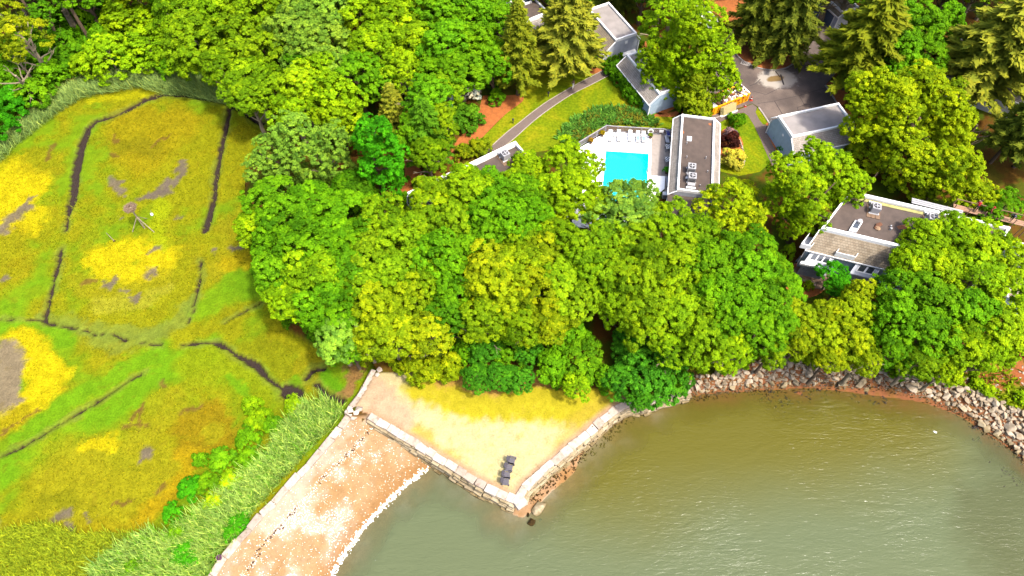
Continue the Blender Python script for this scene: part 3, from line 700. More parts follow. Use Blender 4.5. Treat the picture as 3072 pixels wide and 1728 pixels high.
PALETTE = {   # leaf colour of each kind of tree
    'oak':    col(146, 190, 0, 2.9), 'lime':  col(166, 210, 0, 2.8), 'green': col(122, 186, 4, 2.9), 'vivid': col(88, 190, 4, 3.0),
    'pale':   col(148, 196, 64, 2.9), 'deep': col(104, 168, 10, 3.0), 'beech': col(182, 210, 24, 2.8), 'gold': col(170, 196, 0, 2.9),
    'blue':   col(92, 172, 36, 3.0), 'olive': col(158, 180, 26, 2.9), 'spruce': col(146, 160, 40, 2.9), 'dspruce': col(124, 140, 46, 2.8), 'lspruce': col(170, 180, 58, 2.9), 'yew': col(100, 160, 34, 3.0)}
tree_rng = random.Random(23)
def jitter(c, a=.12):
    k = 1 + tree_rng.uniform(-a, a)
    return (c[0] * k * (1 + tree_rng.uniform(-a, a) * .6), c[1] * k, c[2] * k * (1 + tree_rng.uniform(-a, a)), 1)
def put_tree(px, py, wpx, kind, label, group, h=None, meshes=CR, cat='tree', name='broadleaf_tree', base=UP, squash=1.0, trunks=None):
    """crown centred on the photo pixel: the crown's own height above ground sets its distance"""
    s0 = scale_at(px, py, base + 8)
    rad = wpx / 2 / s0
    H = h or min(17.0, max(4.0, rad * 2.2 + 3.4))
    zc = base + H - rad * .85 * squash
    rad = wpx / 2 / scale_at(px, py, zc)
    x, y = G(px, py, zc)
    t = thing(name, label, cat, (x, y, base - .05), tree_rng.uniform(0, 6.28), group)
    me = meshes[tree_rng.randrange(len(meshes))]
    c = link('crown', me, t, (0, 0, zc - base), (0, 0, tree_rng.uniform(0, 6.28)), (rad * tree_rng.uniform(1.0, 1.25), rad * tree_rng.uniform(1.0, 1.25), rad * squash * tree_rng.uniform(.92, 1.08)))
    c.color = jitter(PALETTE[kind])
    tr = trunks or TRK
    tm = tr[tree_rng.randrange(len(tr))]
    k = tree_rng.uniform(.8, 1.05)
    if tree_rng.random() < .28 and not trunks: tm, k = TRK[3 + tree_rng.randrange(2)], 1.3      # pale limbs reaching out through the leaves
    link('trunk', tm, t, (0, 0, 0), (0, 0, tree_rng.uniform(0, 6.28)), (H * .95 * k * (.5 + rad / 9), H * .95 * k * (.5 + rad / 9), H * .93))
    return t
def grand_tree(base, crowns, kind, label, meshes, trunks=None):
    """one big tree: trunk at the base pixel (2576-wide view), its crown masses along the rays of their own pixels, close round the trunk's axis"""
    k = 3072 / 2576; bx, by = G(base[0] * k, base[1] * k, UP)
    t = thing('broadleaf_tree', label, 'tree', (bx, by, UP - .05)); top = 0; c0 = jitter(PALETTE[kind], .06); reach = 0
    for (cx, cy, w) in crowns:
        z = min((UP + 2.0 + i * .1 for i in range(170)), key=lambda q: math.hypot(G(cx * k, cy * k, q)[0] - bx, G(cx * k, cy * k, q)[1] - by))
        x, y = G(cx * k, cy * k, z); r = w * k / 2 / scale_at(cx * k, cy * k, z)
        c = link('crown', meshes[tree_rng.randrange(len(meshes))], t, (x - bx, y - by, z - UP), (0, 0, tree_rng.uniform(0, 6.28)), (r * 1.08, r * 1.08, r * tree_rng.uniform(.9, 1.1)))
        q = 1 + tree_rng.uniform(-.07, .07); c.color = (c0[0] * q, c0[1] * q, c0[2] * q, 1); top = max(top, z - UP); reach = max(reach, math.hypot(x - bx, y - by))
    tr = trunks or TRK[:3]
    link('trunk', tr[tree_rng.randrange(len(tr))], t, (0, 0, 0), (0, 0, tree_rng.uniform(0, 6.28)), (top * .8, top * .8, top * 1.02))
    return t
def put_conifer(px, py, top_px, wpx, kind, label, mi=0, group=None, h=None):
    """base of the trunk at (px, py) on the ground, tip at top_px"""
    x, y = G(px, py, UP)
    # height at which a point above the base appears at the tip's image row
    if h is None:
        lo, hi = 2.0, 40.0
        for _ in range(40):
            mid = (lo + hi) / 2; d = y * math.cos(TH) + (CH - UP - mid) * math.sin(TH); up = y * math.sin(TH) - (CH - UP - mid) * math.cos(TH)
            if CY - FPX * up / d > top_px: lo = mid
            else: hi = mid
        h = min(24, lo)
    rad = wpx / 2 / scale_at(px, (py + top_px) / 2, UP + h * .35)
    t = thing('spruce_tree', label, 'tree', (x, y, UP - .05), tree_rng.uniform(0, 6.28), group)
    me = CON[mi]; mr = (.26, .3, .17)[mi]
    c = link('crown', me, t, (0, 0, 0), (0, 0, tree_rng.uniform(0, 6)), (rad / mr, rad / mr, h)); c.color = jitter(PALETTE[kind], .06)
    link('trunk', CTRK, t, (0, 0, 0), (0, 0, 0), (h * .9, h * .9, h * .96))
    return t
def shrub(px, py, wpx, kind, label, group=None, hm=None, cat='shrub', name='shrub', z=UP, color=None, mesh=None):
    x, y = G(px, py, z + .4); rad = wpx / 2 / scale_at(px, py, z)
    hm = hm or rad * 1.5
    t = thing(name, label, cat, (x, y, z - .03), 0, group)
    c = link('foliage', mesh or SHR[tree_rng.randrange(3)], t, (0, 0, hm * .28), (0, 0, tree_rng.uniform(0, 6.28)), (rad, rad, hm * .85))
    c.color = color or jitter(PALETTE[kind], .08)
    return t
# ------------------------------------------------------------------ the trees of the photograph (positions in the 2576-wide view)
k26 = 3072 / 2576
LBL = {
 ('oak', 'belt'): 'olive green oak in the wooded belt between the pool and the seawall', ('lime', 'belt'): 'yellow-green broadleaf tree in the belt between pool and seawall',
 ('green', 'belt'): 'mid green broadleaf tree in the belt between pool and seawall', ('pale', 'belt'): 'pale silvery green tree in the belt beside the marsh',
 ('gold', 'belt'): 'golden olive oak above the dry seaside lawn', ('deep', 'belt'): 'dark green tree in shade inside the wooded belt',
 ('blue', 'belt'): 'low bluish green tree at the edge of the dry seaside lawn', ('vivid', 'belt'): 'vivid emerald tree inside the wooded belt'}
def belt(lst, zone, labels, group, **kw):
    for x, y, w, k in lst:
        lb = labels[k]
        if zone == 'belt':
            for test, words in BELT_ZONES:
                if test(x, y): lb = BELT_KIND[k] + ' ' + words; break
        put_tree(x * k26, y * k26, w * k26, k, lb, group + ', ' + lb if zone == 'belt' else group + ', ' + k, **kw)
BELT_KIND = {'oak': 'olive green oak', 'lime': 'yellow-green tree', 'green': 'mid green tree', 'pale': 'pale silvery green tree', 'gold': 'golden olive oak', 'deep': 'dark green tree', 'blue': 'low bluish green tree', 'vivid': 'vivid emerald tree'}
BELT_ZONES = [   # where in the wooded belt (2576-wide view)
    (lambda x, y: x < 750, 'at the very edge of the marsh'), (lambda x, y: x < 920 and y < 600, 'between the marsh and the mulch path'), (lambda x, y: x < 920 and y < 740, 'one row in from the marsh edge'), (lambda x, y: x < 920, 'where the wood meets the lower marsh'),
    (lambda x, y: x < 1060 and y < 740, 'west of the hidden house front'), (lambda x, y: x < 1160 and y >= 740, 'above the sandy corner of the seaside lawn'), (lambda x, y: x < 1200 and y < 600, 'over the west end of the hidden house'), (lambda x, y: x < 1200, 'in front of the hidden house'),
    (lambda x, y: x < 1370 and y < 600, 'over the middle of the hidden house'), (lambda x, y: x < 1430 and y < 690, 'between the hidden house and the seaside lawn'), (lambda x, y: x < 1400 and y < 840, 'second row behind the seaside lawn'), (lambda x, y: x < 1520 and y >= 840, 'fringing the dry seaside lawn'), (lambda x, y: x < 1560 and y < 660, 'just south of the pool deck'), (lambda x, y: x < 1560, 'left of the dark gap in the wooded belt'),
    (lambda x, y: x < 1740 and y < 690, 'south of the pool house'), (lambda x, y: x < 1740 and y < 840, 'right of the dark gap in the wooded belt'), (lambda x, y: x < 1700, 'between the seaside lawn and the rough seawall'), (lambda x, y: y < 700, 'below the pool house lawn'), (lambda x, y: y < 840, 'between the patio and the bay'), (lambda x, y: True, 'overhanging the stone bank of the bay')]
TOP = {'oak': 'yellow-olive oak in the wood north of the reed bed', 'lime': 'bright yellow-green tree in the wood behind the lawn path', 'green': 'mid green broadleaf tree in the wood behind the lawn path',
       'pale': 'pale grey-green tree in the wood behind the lawn path', 'deep': 'dark green tree at the far corner of the marsh'}
belt([(465, 45, 150, 'oak'), (560, 40, 170, 'oak'), (650, 50, 150, 'oak'), (500, 120, 150, 'oak'), (600, 125, 160, 'oak'), (680, 140, 130, 'oak'), (555, 172, 100, 'oak'), (640, 215, 140, 'oak'), (625, 240, 90, 'oak'), (690, 230, 100, 'oak'), (700, 20, 120, 'oak')], '', TOP, 'wood north of the marsh', h=9.5)
belt([(775, 40, 130, 'pale'), (740, 95, 120, 'pale'), (830, 30, 130, 'pale'), (800, 120, 130, 'pale'), (840, 175, 100, 'pale'), (770, 160, 100, 'green')], '', TOP, 'wood north of the marsh')
belt([(920, 40, 120, 'lime'), (985, 50, 140, 'lime'), (950, 120, 130, 'lime'), (1030, 110, 120, 'lime'), (1010, 180, 110, 'lime'), (1055, 20, 110, 'lime')], '', TOP, 'wood north of the marsh')
belt([(1110, 45, 130, 'green'), (1185, 40, 130, 'green'), (1250, 60, 110, 'green'), (1130, 120, 130, 'green'), (1200, 125, 120, 'green'), (1160, 190, 110, 'green'), (1240, 155, 90, 'green'), (900, 190, 110, 'green'), (960, 210, 90, 'green'), (1090, 190, 90, 'green')], '', TOP, 'wood north of the marsh')
UL = {'olive': 'olive tree at the wood edge above the reed bed', 'lime': 'feathery yellow-green tree leaning over the reed bed', 'deep': 'dark green tree beside the olive trees above the reed bed'}
belt([(60, 95, 110, 'olive'), (15, 45, 90, 'olive'), (20, 120, 70, 'olive'), (110, 40, 70, 'deep')], '', UL, 'trees above the reed bed', meshes=CRP)
belt([(330, 70, 120, 'lime'), (400, 60, 100, 'lime'), (280, 150, 110, 'lime'), (380, 130, 110, 'lime'), (430, 145, 90, 'lime'), (300, 40, 80, 'lime')], '', UL, 'feathery trees above the reed bed', meshes=CRF, h=4.6)
for x, y, w, k in [(30, 200, 90, 'green'), (90, 250, 90, 'green'), (40, 270, 90, 'vivid'), (140, 195, 80, 'green'), (190, 155, 80, 'deep'), (130, 150, 70, 'deep'), (10, 330, 80, 'vivid'), (220, 180, 70, 'lime'), (170, 120, 60, 'deep'), (80, 170, 70, 'deep'), (260, 105, 60, 'green'), (430, 180, 60, 'green'), (480, 170, 60, 'deep'), (250, 30, 60, 'deep'), (150, 60, 60, 'deep'), (230, 60, 50, 'green')]:
    shrub(x * k26, y * k26, w * k26, k, {'green': 'leafy green bush behind the reed bed', 'deep': 'dark leafy bush in shade behind the reed bed', 'vivid': 'bright green bush behind the reed bed', 'lime': 'low yellow-green bush between the bare stems and the reeds'}[k], 'undergrowth behind the reed bed, ' + k, hm=3.2)
bt_rng = random.Random(61)
for i in range(46):      # the wood goes on beyond the photograph's upper edge
    x = -60 + i * 60 + bt_rng.uniform(-18, 18)
    for row, yy in enumerate((-45, -120)):
        if (1780 < x < 2060 and row == 0) or (1460 < x < 1560 and row == 0): continue
        k = bt_rng.choice(('oak', 'green', 'green', 'lime', 'deep'))
        put_tree(x * k26, (yy + bt_rng.uniform(-15, 12)) * k26, bt_rng.uniform(90, 120) * k26, k, 'broadleaf tree at the back of the wood, ' + {'oak': 'olive green', 'green': 'mid green', 'lime': 'yellow-green', 'deep': 'dark green'}[k], 'back of the wood, ' + k)
# tall bare stems standing in the shade
for a, b, in (((197, 0), (244, 62)), ((172, 30), (224, 98)), ((98, 60), (128, 110))):
    x, y = G(b[0] * k26, b[1] * k26); t = thing('bare_tree', 'tall grey bare-stemmed tree in the gap above the reed bed', 'tree', (x, y, UP - .05), 0, 'bare stems above the reed bed')
    mb = MB(); mb.tube((0, 0, 0), (.15, 0, 6), .3, .24, 8).tube((.15, 0, 6), (.1, .2, 13), .24, .15, 8); mb.build('trunk', M_bark, t)
    c = link('crown', CRP[1], t, (0, 0, 16.5), (0, 0, a[0]), (3.2, 3.2, 3.2)); c.color = jitter(PALETTE['olive'])
# dead pale tree
x, y = G(80 * k26, 240 * k26); t = thing('dead_tree', 'leafless pale dead tree with crooked branches behind the reeds', 'tree', (x, y, UP), 0)
link('trunk', TRK[3], t, (0, 0, 0), (R(8), R(-24), 2.0), (8.5, 8.5, 7.5))
LFT = {'lime': 'yellow-green spreading tree beside the dark creek', 'pale': 'large pale green tree leaning over the edge of the marsh', 'vivid': 'dense vivid green rounded tree beside the orange mulch', 'green': 'mid green tree among the evergreens by the mulch path', 'oak': 'yellow-olive tree over the mulch path', 'deep': 'dark tree between the vivid green tree and the marsh'}
belt([(765, 230, 120, 'lime'), (835, 245, 120, 'lime'), (800, 200, 110, 'lime'), (740, 275, 100, 'lime'), (850, 295, 90, 'lime')], '', LFT, 'trees west of the lawn')
grand_tree((735, 470), [(745, 345, 120), (690, 390, 110), (650, 425, 80), (720, 430, 110)], 'pale', 'large pale silvery tree leaning out over the marsh', CRP, TRK[3:])
grand_tree((840, 480), [(790, 400, 110), (835, 360, 100), (850, 430, 100), (800, 460, 90)], 'pale', 'pale green tree between the leaning marsh tree and the vivid green tree', CRP, TRK[3:])
grand_tree((965, 490), [(945, 345, 110), (960, 400, 130), (965, 450, 110)], 'vivid', 'dense vivid green rounded tree beside the orange mulch', CRF)
belt([(880, 470, 90, 'deep'), (900, 330, 80, 'deep'), (905, 500, 90, 'deep')], '', LFT, 'trees west of the lawn', h=6)
belt([(1080, 260, 120, 'green'), (1120, 230, 90, 'oak'), (1045, 330, 90, 'green'), (1100, 310, 100, 'oak'), (1080, 390, 90, 'oak')], '', LFT, 'trees west of the lawn')
BL = {'oak': LBL[('oak', 'belt')], 'lime': LBL[('lime', 'belt')], 'green': LBL[('green', 'belt')], 'pale': LBL[('pale', 'belt')], 'gold': LBL[('gold', 'belt')], 'deep': LBL[('deep', 'belt')], 'blue': LBL[('blue', 'belt')], 'vivid': LBL[('vivid', 'belt')]}
belt([(680, 505, 120, 'green'), (640, 570, 90, 'lime'), (720, 560, 140, 'green'), (790, 520, 130, 'green'), (860, 545, 130, 'green'), (690, 620, 110, 'green'), (770, 630, 160, 'green'), (840, 600, 130, 'green'), (900, 610, 120, 'green'), (700, 690, 120, 'green'), (790, 700, 150, 'lime'), (870, 690, 130, 'green'), (730, 750, 110, 'lime'), (810, 770, 130, 'green'), (860, 790, 120, 'green'), (850, 850, 110, 'pale'), (880, 870, 80, 'green'),
      (960, 560, 130, 'oak'), (1010, 620, 140, 'oak'), (940, 650, 130, 'oak'), (1000, 700, 130, 'oak'), (930, 730, 120, 'oak'), (960, 790, 140, 'gold'), (1030, 770, 130, 'gold'), (1060, 840, 130, 'gold'), (990, 840, 130, 'gold'), (920, 850, 90, 'gold'),
      (1090, 520, 120, 'lime'), (1060, 590, 120, 'oak'), (1130, 580, 130, 'oak'), (1100, 660, 140, 'green'), (1170, 640, 120, 'green'), (1070, 720, 120, 'oak'), (1140, 740, 130, 'green'), (1130, 800, 110, 'deep'),
      (1190, 500, 130, 'lime'), (1240, 540, 130, 'green'), (1290, 570, 130, 'green'), (1230, 600, 120, 'green'), (1200, 560, 100, 'green'), (1310, 500, 120, 'green'), (1340, 560, 110, 'green'), (1170, 455, 90, 'lime'), (1120, 490, 90, 'lime'), (1235, 480, 100, 'green'), (1290, 470, 90, 'lime'), (1330, 425, 80, 'lime'), (1080, 480, 70, 'oak'),
      (1230, 690, 140, 'gold'), (1300, 680, 140, 'gold'), (1360, 650, 130, 'gold'), (1260, 750, 150, 'gold'), (1340, 740, 140, 'gold'), (1400, 720, 130, 'oak'), (1220, 800, 120, 'oak'), (1300, 810, 120, 'oak'), (1380, 810, 110, 'gold'), (1180, 800, 90, 'deep'), (1440, 760, 110, 'oak'), (1400, 600, 110, 'oak'), (1310, 620, 110, 'oak'),
      (1440, 630, 120, 'oak'), (1490, 680, 130, 'oak'), (1450, 700, 100, 'deep'), (1520, 620, 120, 'oak'), (1560, 680, 130, 'oak'), (1600, 620, 130, 'oak'), (1600, 740, 140, 'oak'), (1650, 680, 140, 'oak'), (1670, 600, 120, 'oak'), (1540, 750, 110, 'oak'), (1620, 800, 130, 'oak'), (1700, 740, 130, 'lime'), (1720, 660, 120, 'oak'), (1690, 810, 130, 'oak'), (1570, 790, 90, 'lime'), (1750, 600, 110, 'oak'),
      (1780, 680, 130, 'green'), (1830, 640, 120, 'green'), (1800, 750, 140, 'green'), (1870, 700, 130, 'green'), (1860, 780, 130, 'green'), (1760, 800, 120, 'oak'), (1820, 820, 120, 'green'), (1930, 680, 110, 'green'), (1930, 760, 120, 'green'), (1900, 620, 100, 'green'), (1970, 720, 90, 'green'),
      (1760, 860, 120, 'oak'), (1840, 880, 100, 'lime'), (1900, 845, 110, 'green'), (1690, 880, 90, 'oak'), (1960, 820, 110, 'green'), (1940, 880, 80, 'oak')], 'belt', BL, 'wooded belt')
belt([(1220, 880, 100, 'blue'), (1290, 860, 110, 'green'), (1330, 880, 80, 'blue'), (1200, 950, 70, 'blue'), (1260, 950, 80, 'blue'), (1310, 960, 60, 'blue')], 'belt', BL, 'wooded belt', h=3.8)
belt([(1420, 850, 100, 'green'), (1460, 910, 110, 'green'), (1390, 920, 80, 'green'), (1450, 970, 70, 'lime')], 'belt', BL, 'wooded belt', h=4.2)
belt([(1600, 890, 100, 'blue'), (1660, 870, 90, 'blue'), (1620, 960, 120, 'blue'), (1680, 930, 110, 'blue'), (1560, 960, 90, 'blue'), (1580, 850, 70, 'blue'), (1610, 1005, 60, 'blue')], 'belt', BL, 'wooded belt', h=4)
PLL = {'lime': 'bright green tree pressing against the west side of the pool deck', 'pale': 'pale green tree overhanging the south end of the swimming pool', 'beech': 'yellow-green tree over the south end of the pool house', 'green': 'green tree beside the pool house lawn', 'oak': 'olive tree between the pool deck and the belt'}
belt([(1420, 420, 110, 'lime'), (1470, 430, 90, 'lime'), (1440, 490, 120, 'lime'), (1390, 490, 110, 'lime'), (1340, 440, 80, 'lime'), (1500, 520, 90, 'lime')], '', PLL, 'trees round the pool')
belt([(1560, 510, 110, 'pale'), (1610, 500, 90, 'pale'), (1590, 560, 120, 'pale'), (1520, 550, 90, 'pale'), (1650, 545, 80, 'oak')], '', PLL, 'trees round the pool', meshes=CRP + CR[:2])
belt([(1700, 540, 80, 'oak'), (1790, 515, 80, 'beech'), (1840, 510, 110, 'beech'), (1880, 560, 100, 'beech'), (1820, 580, 100, 'beech'), (1870, 490, 70, 'beech')], '', PLL, 'trees round the pool', meshes=CRP)
RT = {'beech': 'large yellow-green beech behind the grey garage', 'lime': 'bright green tree between the lawn and the long house', 'green': 'bright green maple among the spruces', 'oak': 'yellow-olive tree below the house patio'}
grand_tree((1985, 610), [(1985, 430, 100), (2020, 480, 110), (1960, 500, 90), (2030, 545, 100), (1990, 560, 80)], 'lime', 'bright green tree at the corner of the pool house lawn', CR[:4])
grand_tree((2110, 580), [(2050, 400, 90), (2095, 435, 110), (2110, 490, 100), (2150, 465, 70), (2070, 500, 90)], 'lime', 'bright green tree overhanging the west end of the long house', CR[:4])
grand_tree((2220, 430), [(2185, 240, 120), (2240, 235, 120), (2200, 310, 140), (2250, 300, 120), (2190, 375, 120)], 'beech', 'yellow-green beech hanging over the grey garage roof', CR[:3])
grand_tree((2360, 420), [(2310, 220, 120), (2370, 260, 120), (2310, 295, 140), (2400, 320, 110), (2350, 350, 130)], 'beech', 'tallest yellow-green beech beside the pale spruce', CR[:3])
grand_tree((2320, 510), [(2270, 390, 130), (2340, 420, 130), (2400, 430, 120), (2300, 455, 120), (2390, 470, 100)], 'beech', 'yellow-green beech behind the long house roof', CR[:3])
belt([(2250, 50, 110, 'green'), (2310, 70, 120, 'green'), (2260, 130, 110, 'green'), (2330, 140, 100, 'green'), (2380, 60, 90, 'green'), (2240, 180, 80, 'green')], '', RT, 'maples among the spruces')
belt([(2460, 500, 90, 'beech'), (2530, 520, 80, 'green'), (2490, 540, 60, 'green')], '', {'beech': 'low yellow-green tree between the beeches and the scaffold', 'green': 'small green tree leaning over the scaffold'}, 'trees behind the long house', h=6)
RF = {'green': 'green tree between the long house and the riprap shore', 'lime': 'yellow-green tree in front of the long house', 'vivid': 'small vivid green maple beside the house patio', 'oak': 'olive tree above the riprap shore', 'gold': 'golden green tree below the patio of the long house'}
belt([(2095, 690, 70, 'vivid'), (2110, 720, 60, 'vivid')], '', RF, 'trees below the long house', h=5)
belt([(2330, 610, 110, 'lime'), (2400, 600, 120, 'lime'), (2470, 620, 120, 'lime'), (2530, 650, 110, 'lime'), (2290, 670, 110, 'lime'), (2370, 680, 120, 'lime'), (2450, 700, 130, 'lime'), (2530, 740, 120, 'lime')], '', RF, 'trees before the long house')
belt([(2260, 730, 120, 'green'), (2340, 760, 130, 'green'), (2420, 790, 130, 'green'), (2500, 820, 120, 'lime'), (2250, 810, 120, 'green'), (2330, 840, 130, 'green'), (2410, 870, 120, 'lime'), (2240, 880, 100, 'green'), (2310, 910, 90, 'oak'), (2380, 930, 70, 'lime'), (2480, 890, 90, 'lime'), (2550, 850, 90, 'lime'), (2190, 800, 80, 'green')], '', RF, 'trees before the long house')
belt([(2010, 800, 90, 'gold'), (2080, 795, 80, 'gold'), (2140, 790, 100, 'gold'), (2060, 850, 110, 'gold'), (2010, 860, 90, 'gold'), (2130, 860, 110, 'gold'), (2090, 900, 70, 'gold'), (2160, 740, 70, 'gold'), (2180, 900, 80, 'gold')], '', RF, 'trees above the riprap', h=8)
put_tree(1690 * k26, 60 * k26, 150 * k26, 'lime', 'broad bright yellow-green tree between the two small garages', 'court trees', meshes=CRF, h=13)
grand_tree((1752, 262), [(1760, 60, 120), (1730, 130, 130), (1790, 130, 120), (1690, 165, 90), (1665, 180, 90), (1630, 155, 64), (1640, 195, 64), (1660, 228, 70), (1800, 228, 64), (1830, 205, 64), (1690, 215, 100), (1650, 130, 70), (1740, 240, 90), (1810, 185, 90), (1745, 195, 110)], 'lime', 'tall bright green tree hanging over the garage beside the orange dumpster', CRF)
grand_tree((1752, 298), [(1752, 200, 60), (1746, 240, 84), (1755, 275, 80)], 'olive', 'compact olive holly tree at the end of the pool house', CR[:2])
put_conifer(1302 * k26, 238 * k26, 0, 110 * k26, 'spruce', 'narrow spruce with bare lower trunk beside the lawn path', 2)
put_conifer(1420 * k26, 192 * k26, -60, 190 * k26, 'lspruce', 'broad drooping spruce in front of the shingled building', 0)
put_conifer(1885 * k26, 110 * k26, -160, 150 * k26, 'dspruce', 'dark weeping spruce at the west side of the mulch island', 1)
put_conifer(1960 * k26, 140 * k26, -150, 165 * k26, 'dspruce', 'dark weeping spruce at the rounded tip of the mulch island', 1)
put_conifer(2120 * k26, 225 * k26, -40, 215 * k26, 'spruce', 'wide spruce shading the asphalt parking court', 0)
put_conifer(2420 * k26, 250 * k26, -30, 260 * k26, 'lspruce', 'tall pale yellowish spruce beside the beeches', 0)
put_conifer(2520 * k26, 190 * k26, -120, 200 * k26, 'lspruce', 'pale spruce in front of the pinkish white roof', 1)
put_conifer(2550 * k26, 420 * k26, 200, 190 * k26, 'dspruce', 'dark spruce near the builders behind the long house', 0)
put_conifer(2490 * k26, 410 * k26, 240, 120 * k26, 'dspruce', 'smaller dark spruce at the foot of the beeches', 0)
put_conifer(1000 * k26, 330 * k26, 250, 75 * k26, 'lspruce', 'small brownish spruce beside the vivid green tree', 2)
put_conifer(1085 * k26, 420 * k26, 300, 130 * k26, 'yew', 'dark green layered hemlock by the orange mulch', 0)
put_conifer(1560 * k26, 20 * k26, -120, 90 * k26, 'dspruce', 'dark spruce behind the grey gabled garage', 1)
# shrubs and hedges in the gardens
shrub(1172 * k26, 310 * k26, 90 * k26, 'yew', 'large spreading dark green yew at the mulch bed', hm=3.4)
shrub(1190 * k26, 243 * k26, 44 * k26, 'pale', 'round bush covered in white flowers by the mulch bed', hm=2.2, color=(.62, .62, .56, 1))
shrub(1250 * k26, 250 * k26, 48 * k26, 'green', 'rounded green shrub on the orange mulch near the narrow spruce', hm=1.8)
shrub(1240 * k26, 205 * k26, 60 * k26, 'green', 'green shrub in shade behind the rounded shrub', hm=1.6)
shrub(1487 * k26, 165 * k26, 38 * k26, 'lime', 'bright yellow-green shrub at the corner of the lawn path', hm=2.6)
for x, y, w in [(1812, 197, 24), (1827, 187, 24), (1844, 181, 26), (1858, 172, 26), (1905, 147, 24), (1922, 138, 24)]:
    shrub(x, y, w, 'green', 'clipped green shrub along the gable wall of the grey garage', 'foundation shrubs of the grey garage', hm=1.3)
shrub(1798, 171, 13, 'green', 'small round shrub on mulch beside the grey garage wall', hm=.7)
for i, (x, y) in enumerate(smooth_line(cT([(1090, 510), (1140, 560), (1200, 640), (1260, 700), (1330, 745)]), 3)):
    shrub(x - 8, y + 4, 58, 'deep', 'dark green hedge shrub along the flat-roofed garage by the lawn', 'hedge by the lawn', hm=2.0)
for x, y, w in [(2315, 386, 28), (2330, 414, 28), (2347, 425, 28), (2350, 445, 36)]:
    shrub(x, y, w, 'vivid', 'clipped dark green shrub against the blue-grey gable', 'gable shrubs', hm=1.4)
shrub(2190, 430, 58, 'deep', 'dark purple shrub beside the pool house', hm=2.0, color=(*col(98, 50, 48), 1))
shrub(2196, 486, 74, 'gold', 'pale yellow flowering shrub beside the pool house', hm=2.2, color=(*col(236, 224, 80, 2.6), 1))
shrub(2188, 405, 40, 'pale', 'mauve flowering shrub behind the purple shrub', hm=1.4, color=(*col(214, 170, 190), 1))
shrub(2212, 372, 46, 'green', 'young green conifer on the pool house lawn', hm=2.2)
for x, y in [(2389, 849), (2424, 858)]: shrub(x, y, 30, 'lime', 'round clipped shrub on orange mulch below the patio', 'patio shrubs', hm=1.2)
shrub(2362, 760, 40, 'lime', 'light green shrub at the corner of the long house patio', hm=2.2); shrub(2350, 820, 60, 'green', 'green shrub at the west edge of the patio', hm=2.0)
for x, y, w in [(1225, 535, 16), (1245, 553, 22), (1210, 592, 46)]: shrub(x, y, w, 'green', 'round green shrub on the orange mulch by the hidden house', 'mulch path shrubs', hm=.9)
shrub(1440, 452, 70, 'olive', 'yellowish shrub at the corner of the hidden house', hm=2.2); shrub(1395, 465, 60, 'olive', 'yellowish shrub along the wall of the hidden house', hm=2.2)
shrub(2195 * 1.0, 350, 30, 'green', 'low green shrub beside the path to the pool house', hm=.8)
for x, y, w, k in [(1045, 925, 80, 'gold'), (1090, 940, 80, 'gold'), (1135, 935, 80, 'gold'), (1000, 895, 80, 'gold'), (1165, 900, 70, 'green'), (930, 885, 80, 'gold'), (890, 890, 60, 'green'), (845, 885, 70, 'green'), (800, 830, 70, 'green'), (745, 800, 60, 'green'), (700, 745, 60, 'green'), (680, 690, 60, 'green'), (640, 610, 50, 'green'), (1390, 955, 60, 'green'), (1520, 960, 70, 'green'), (1700, 960, 60, 'green'), (1750, 915, 70, 'oak'), (1810, 915, 70, 'oak'), (1870, 895, 70, 'oak'), (1980, 890, 60, 'oak'), (2030, 905, 60, 'gold'), (2150, 905, 60, 'gold'), (2250, 920, 70, 'green'), (2330, 935, 70, 'oak'), (2430, 920, 70, 'oak')]:
    shrub(x * k26, y * k26, w * k26, k, {'gold': 'golden green bush at the sandy edge of the wooded belt', 'green': 'leafy green bush at the foot of the wooded belt', 'oak': 'olive green bush at the top of the stone bank'}[k], 'bushes edging the wooded belt, ' + k, hm=3.0)
# leafy clumps among the reeds
for x, y, w, k in [(*cG([(a, b)])[0], w, k) for a, b, w, k in [(1120, 1330, 104, 'vivid'), (1430, 1130, 70, 'vivid'), (1140, 920, 76, 'vivid'), (1030, 1080, 60, 'vivid'), (1330, 760, 84, 'green'), (1480, 760, 76, 'green'), (1480, 640, 80, 'green'), (1560, 520, 80, 'lime'), (1500, 430, 60, 'lime'), (1760, 440, 66, 'lime'), (1250, 900, 70, 'green'), (1380, 880, 70, 'lime'), (1060, 1200, 60, 'green'), (1280, 1010, 66, 'lime'), (820, 1390, 60, 'green'), (1640, 560, 66, 'green'), (1380, 1200, 54, 'vivid'), (1200, 760, 50, 'green')]]:
    shrub(x, y, w, k, {'vivid': 'dense dark emerald bush among the reeds', 'green': 'leafy green bush behind the reeds by the beach wall', 'lime': 'light green bushy growth behind the reeds by the beach wall'}[k], 'bushes among the reeds, ' + k, hm=1.5, z=MARSH)
for x, y, w in [(2690, 1110, 60), (2760, 1110, 70), (2840, 1130, 60), (2900, 1080, 60), (3020, 1080, 50), (2960, 1170, 50), (3060, 1190, 44), (2640, 1085, 50), (2930, 1150, 40), (3050, 1040, 60)]:
    shrub(x, y, w, 'lime', 'low green bush above the loose stone bank', 'bank bushes', hm=1.0)

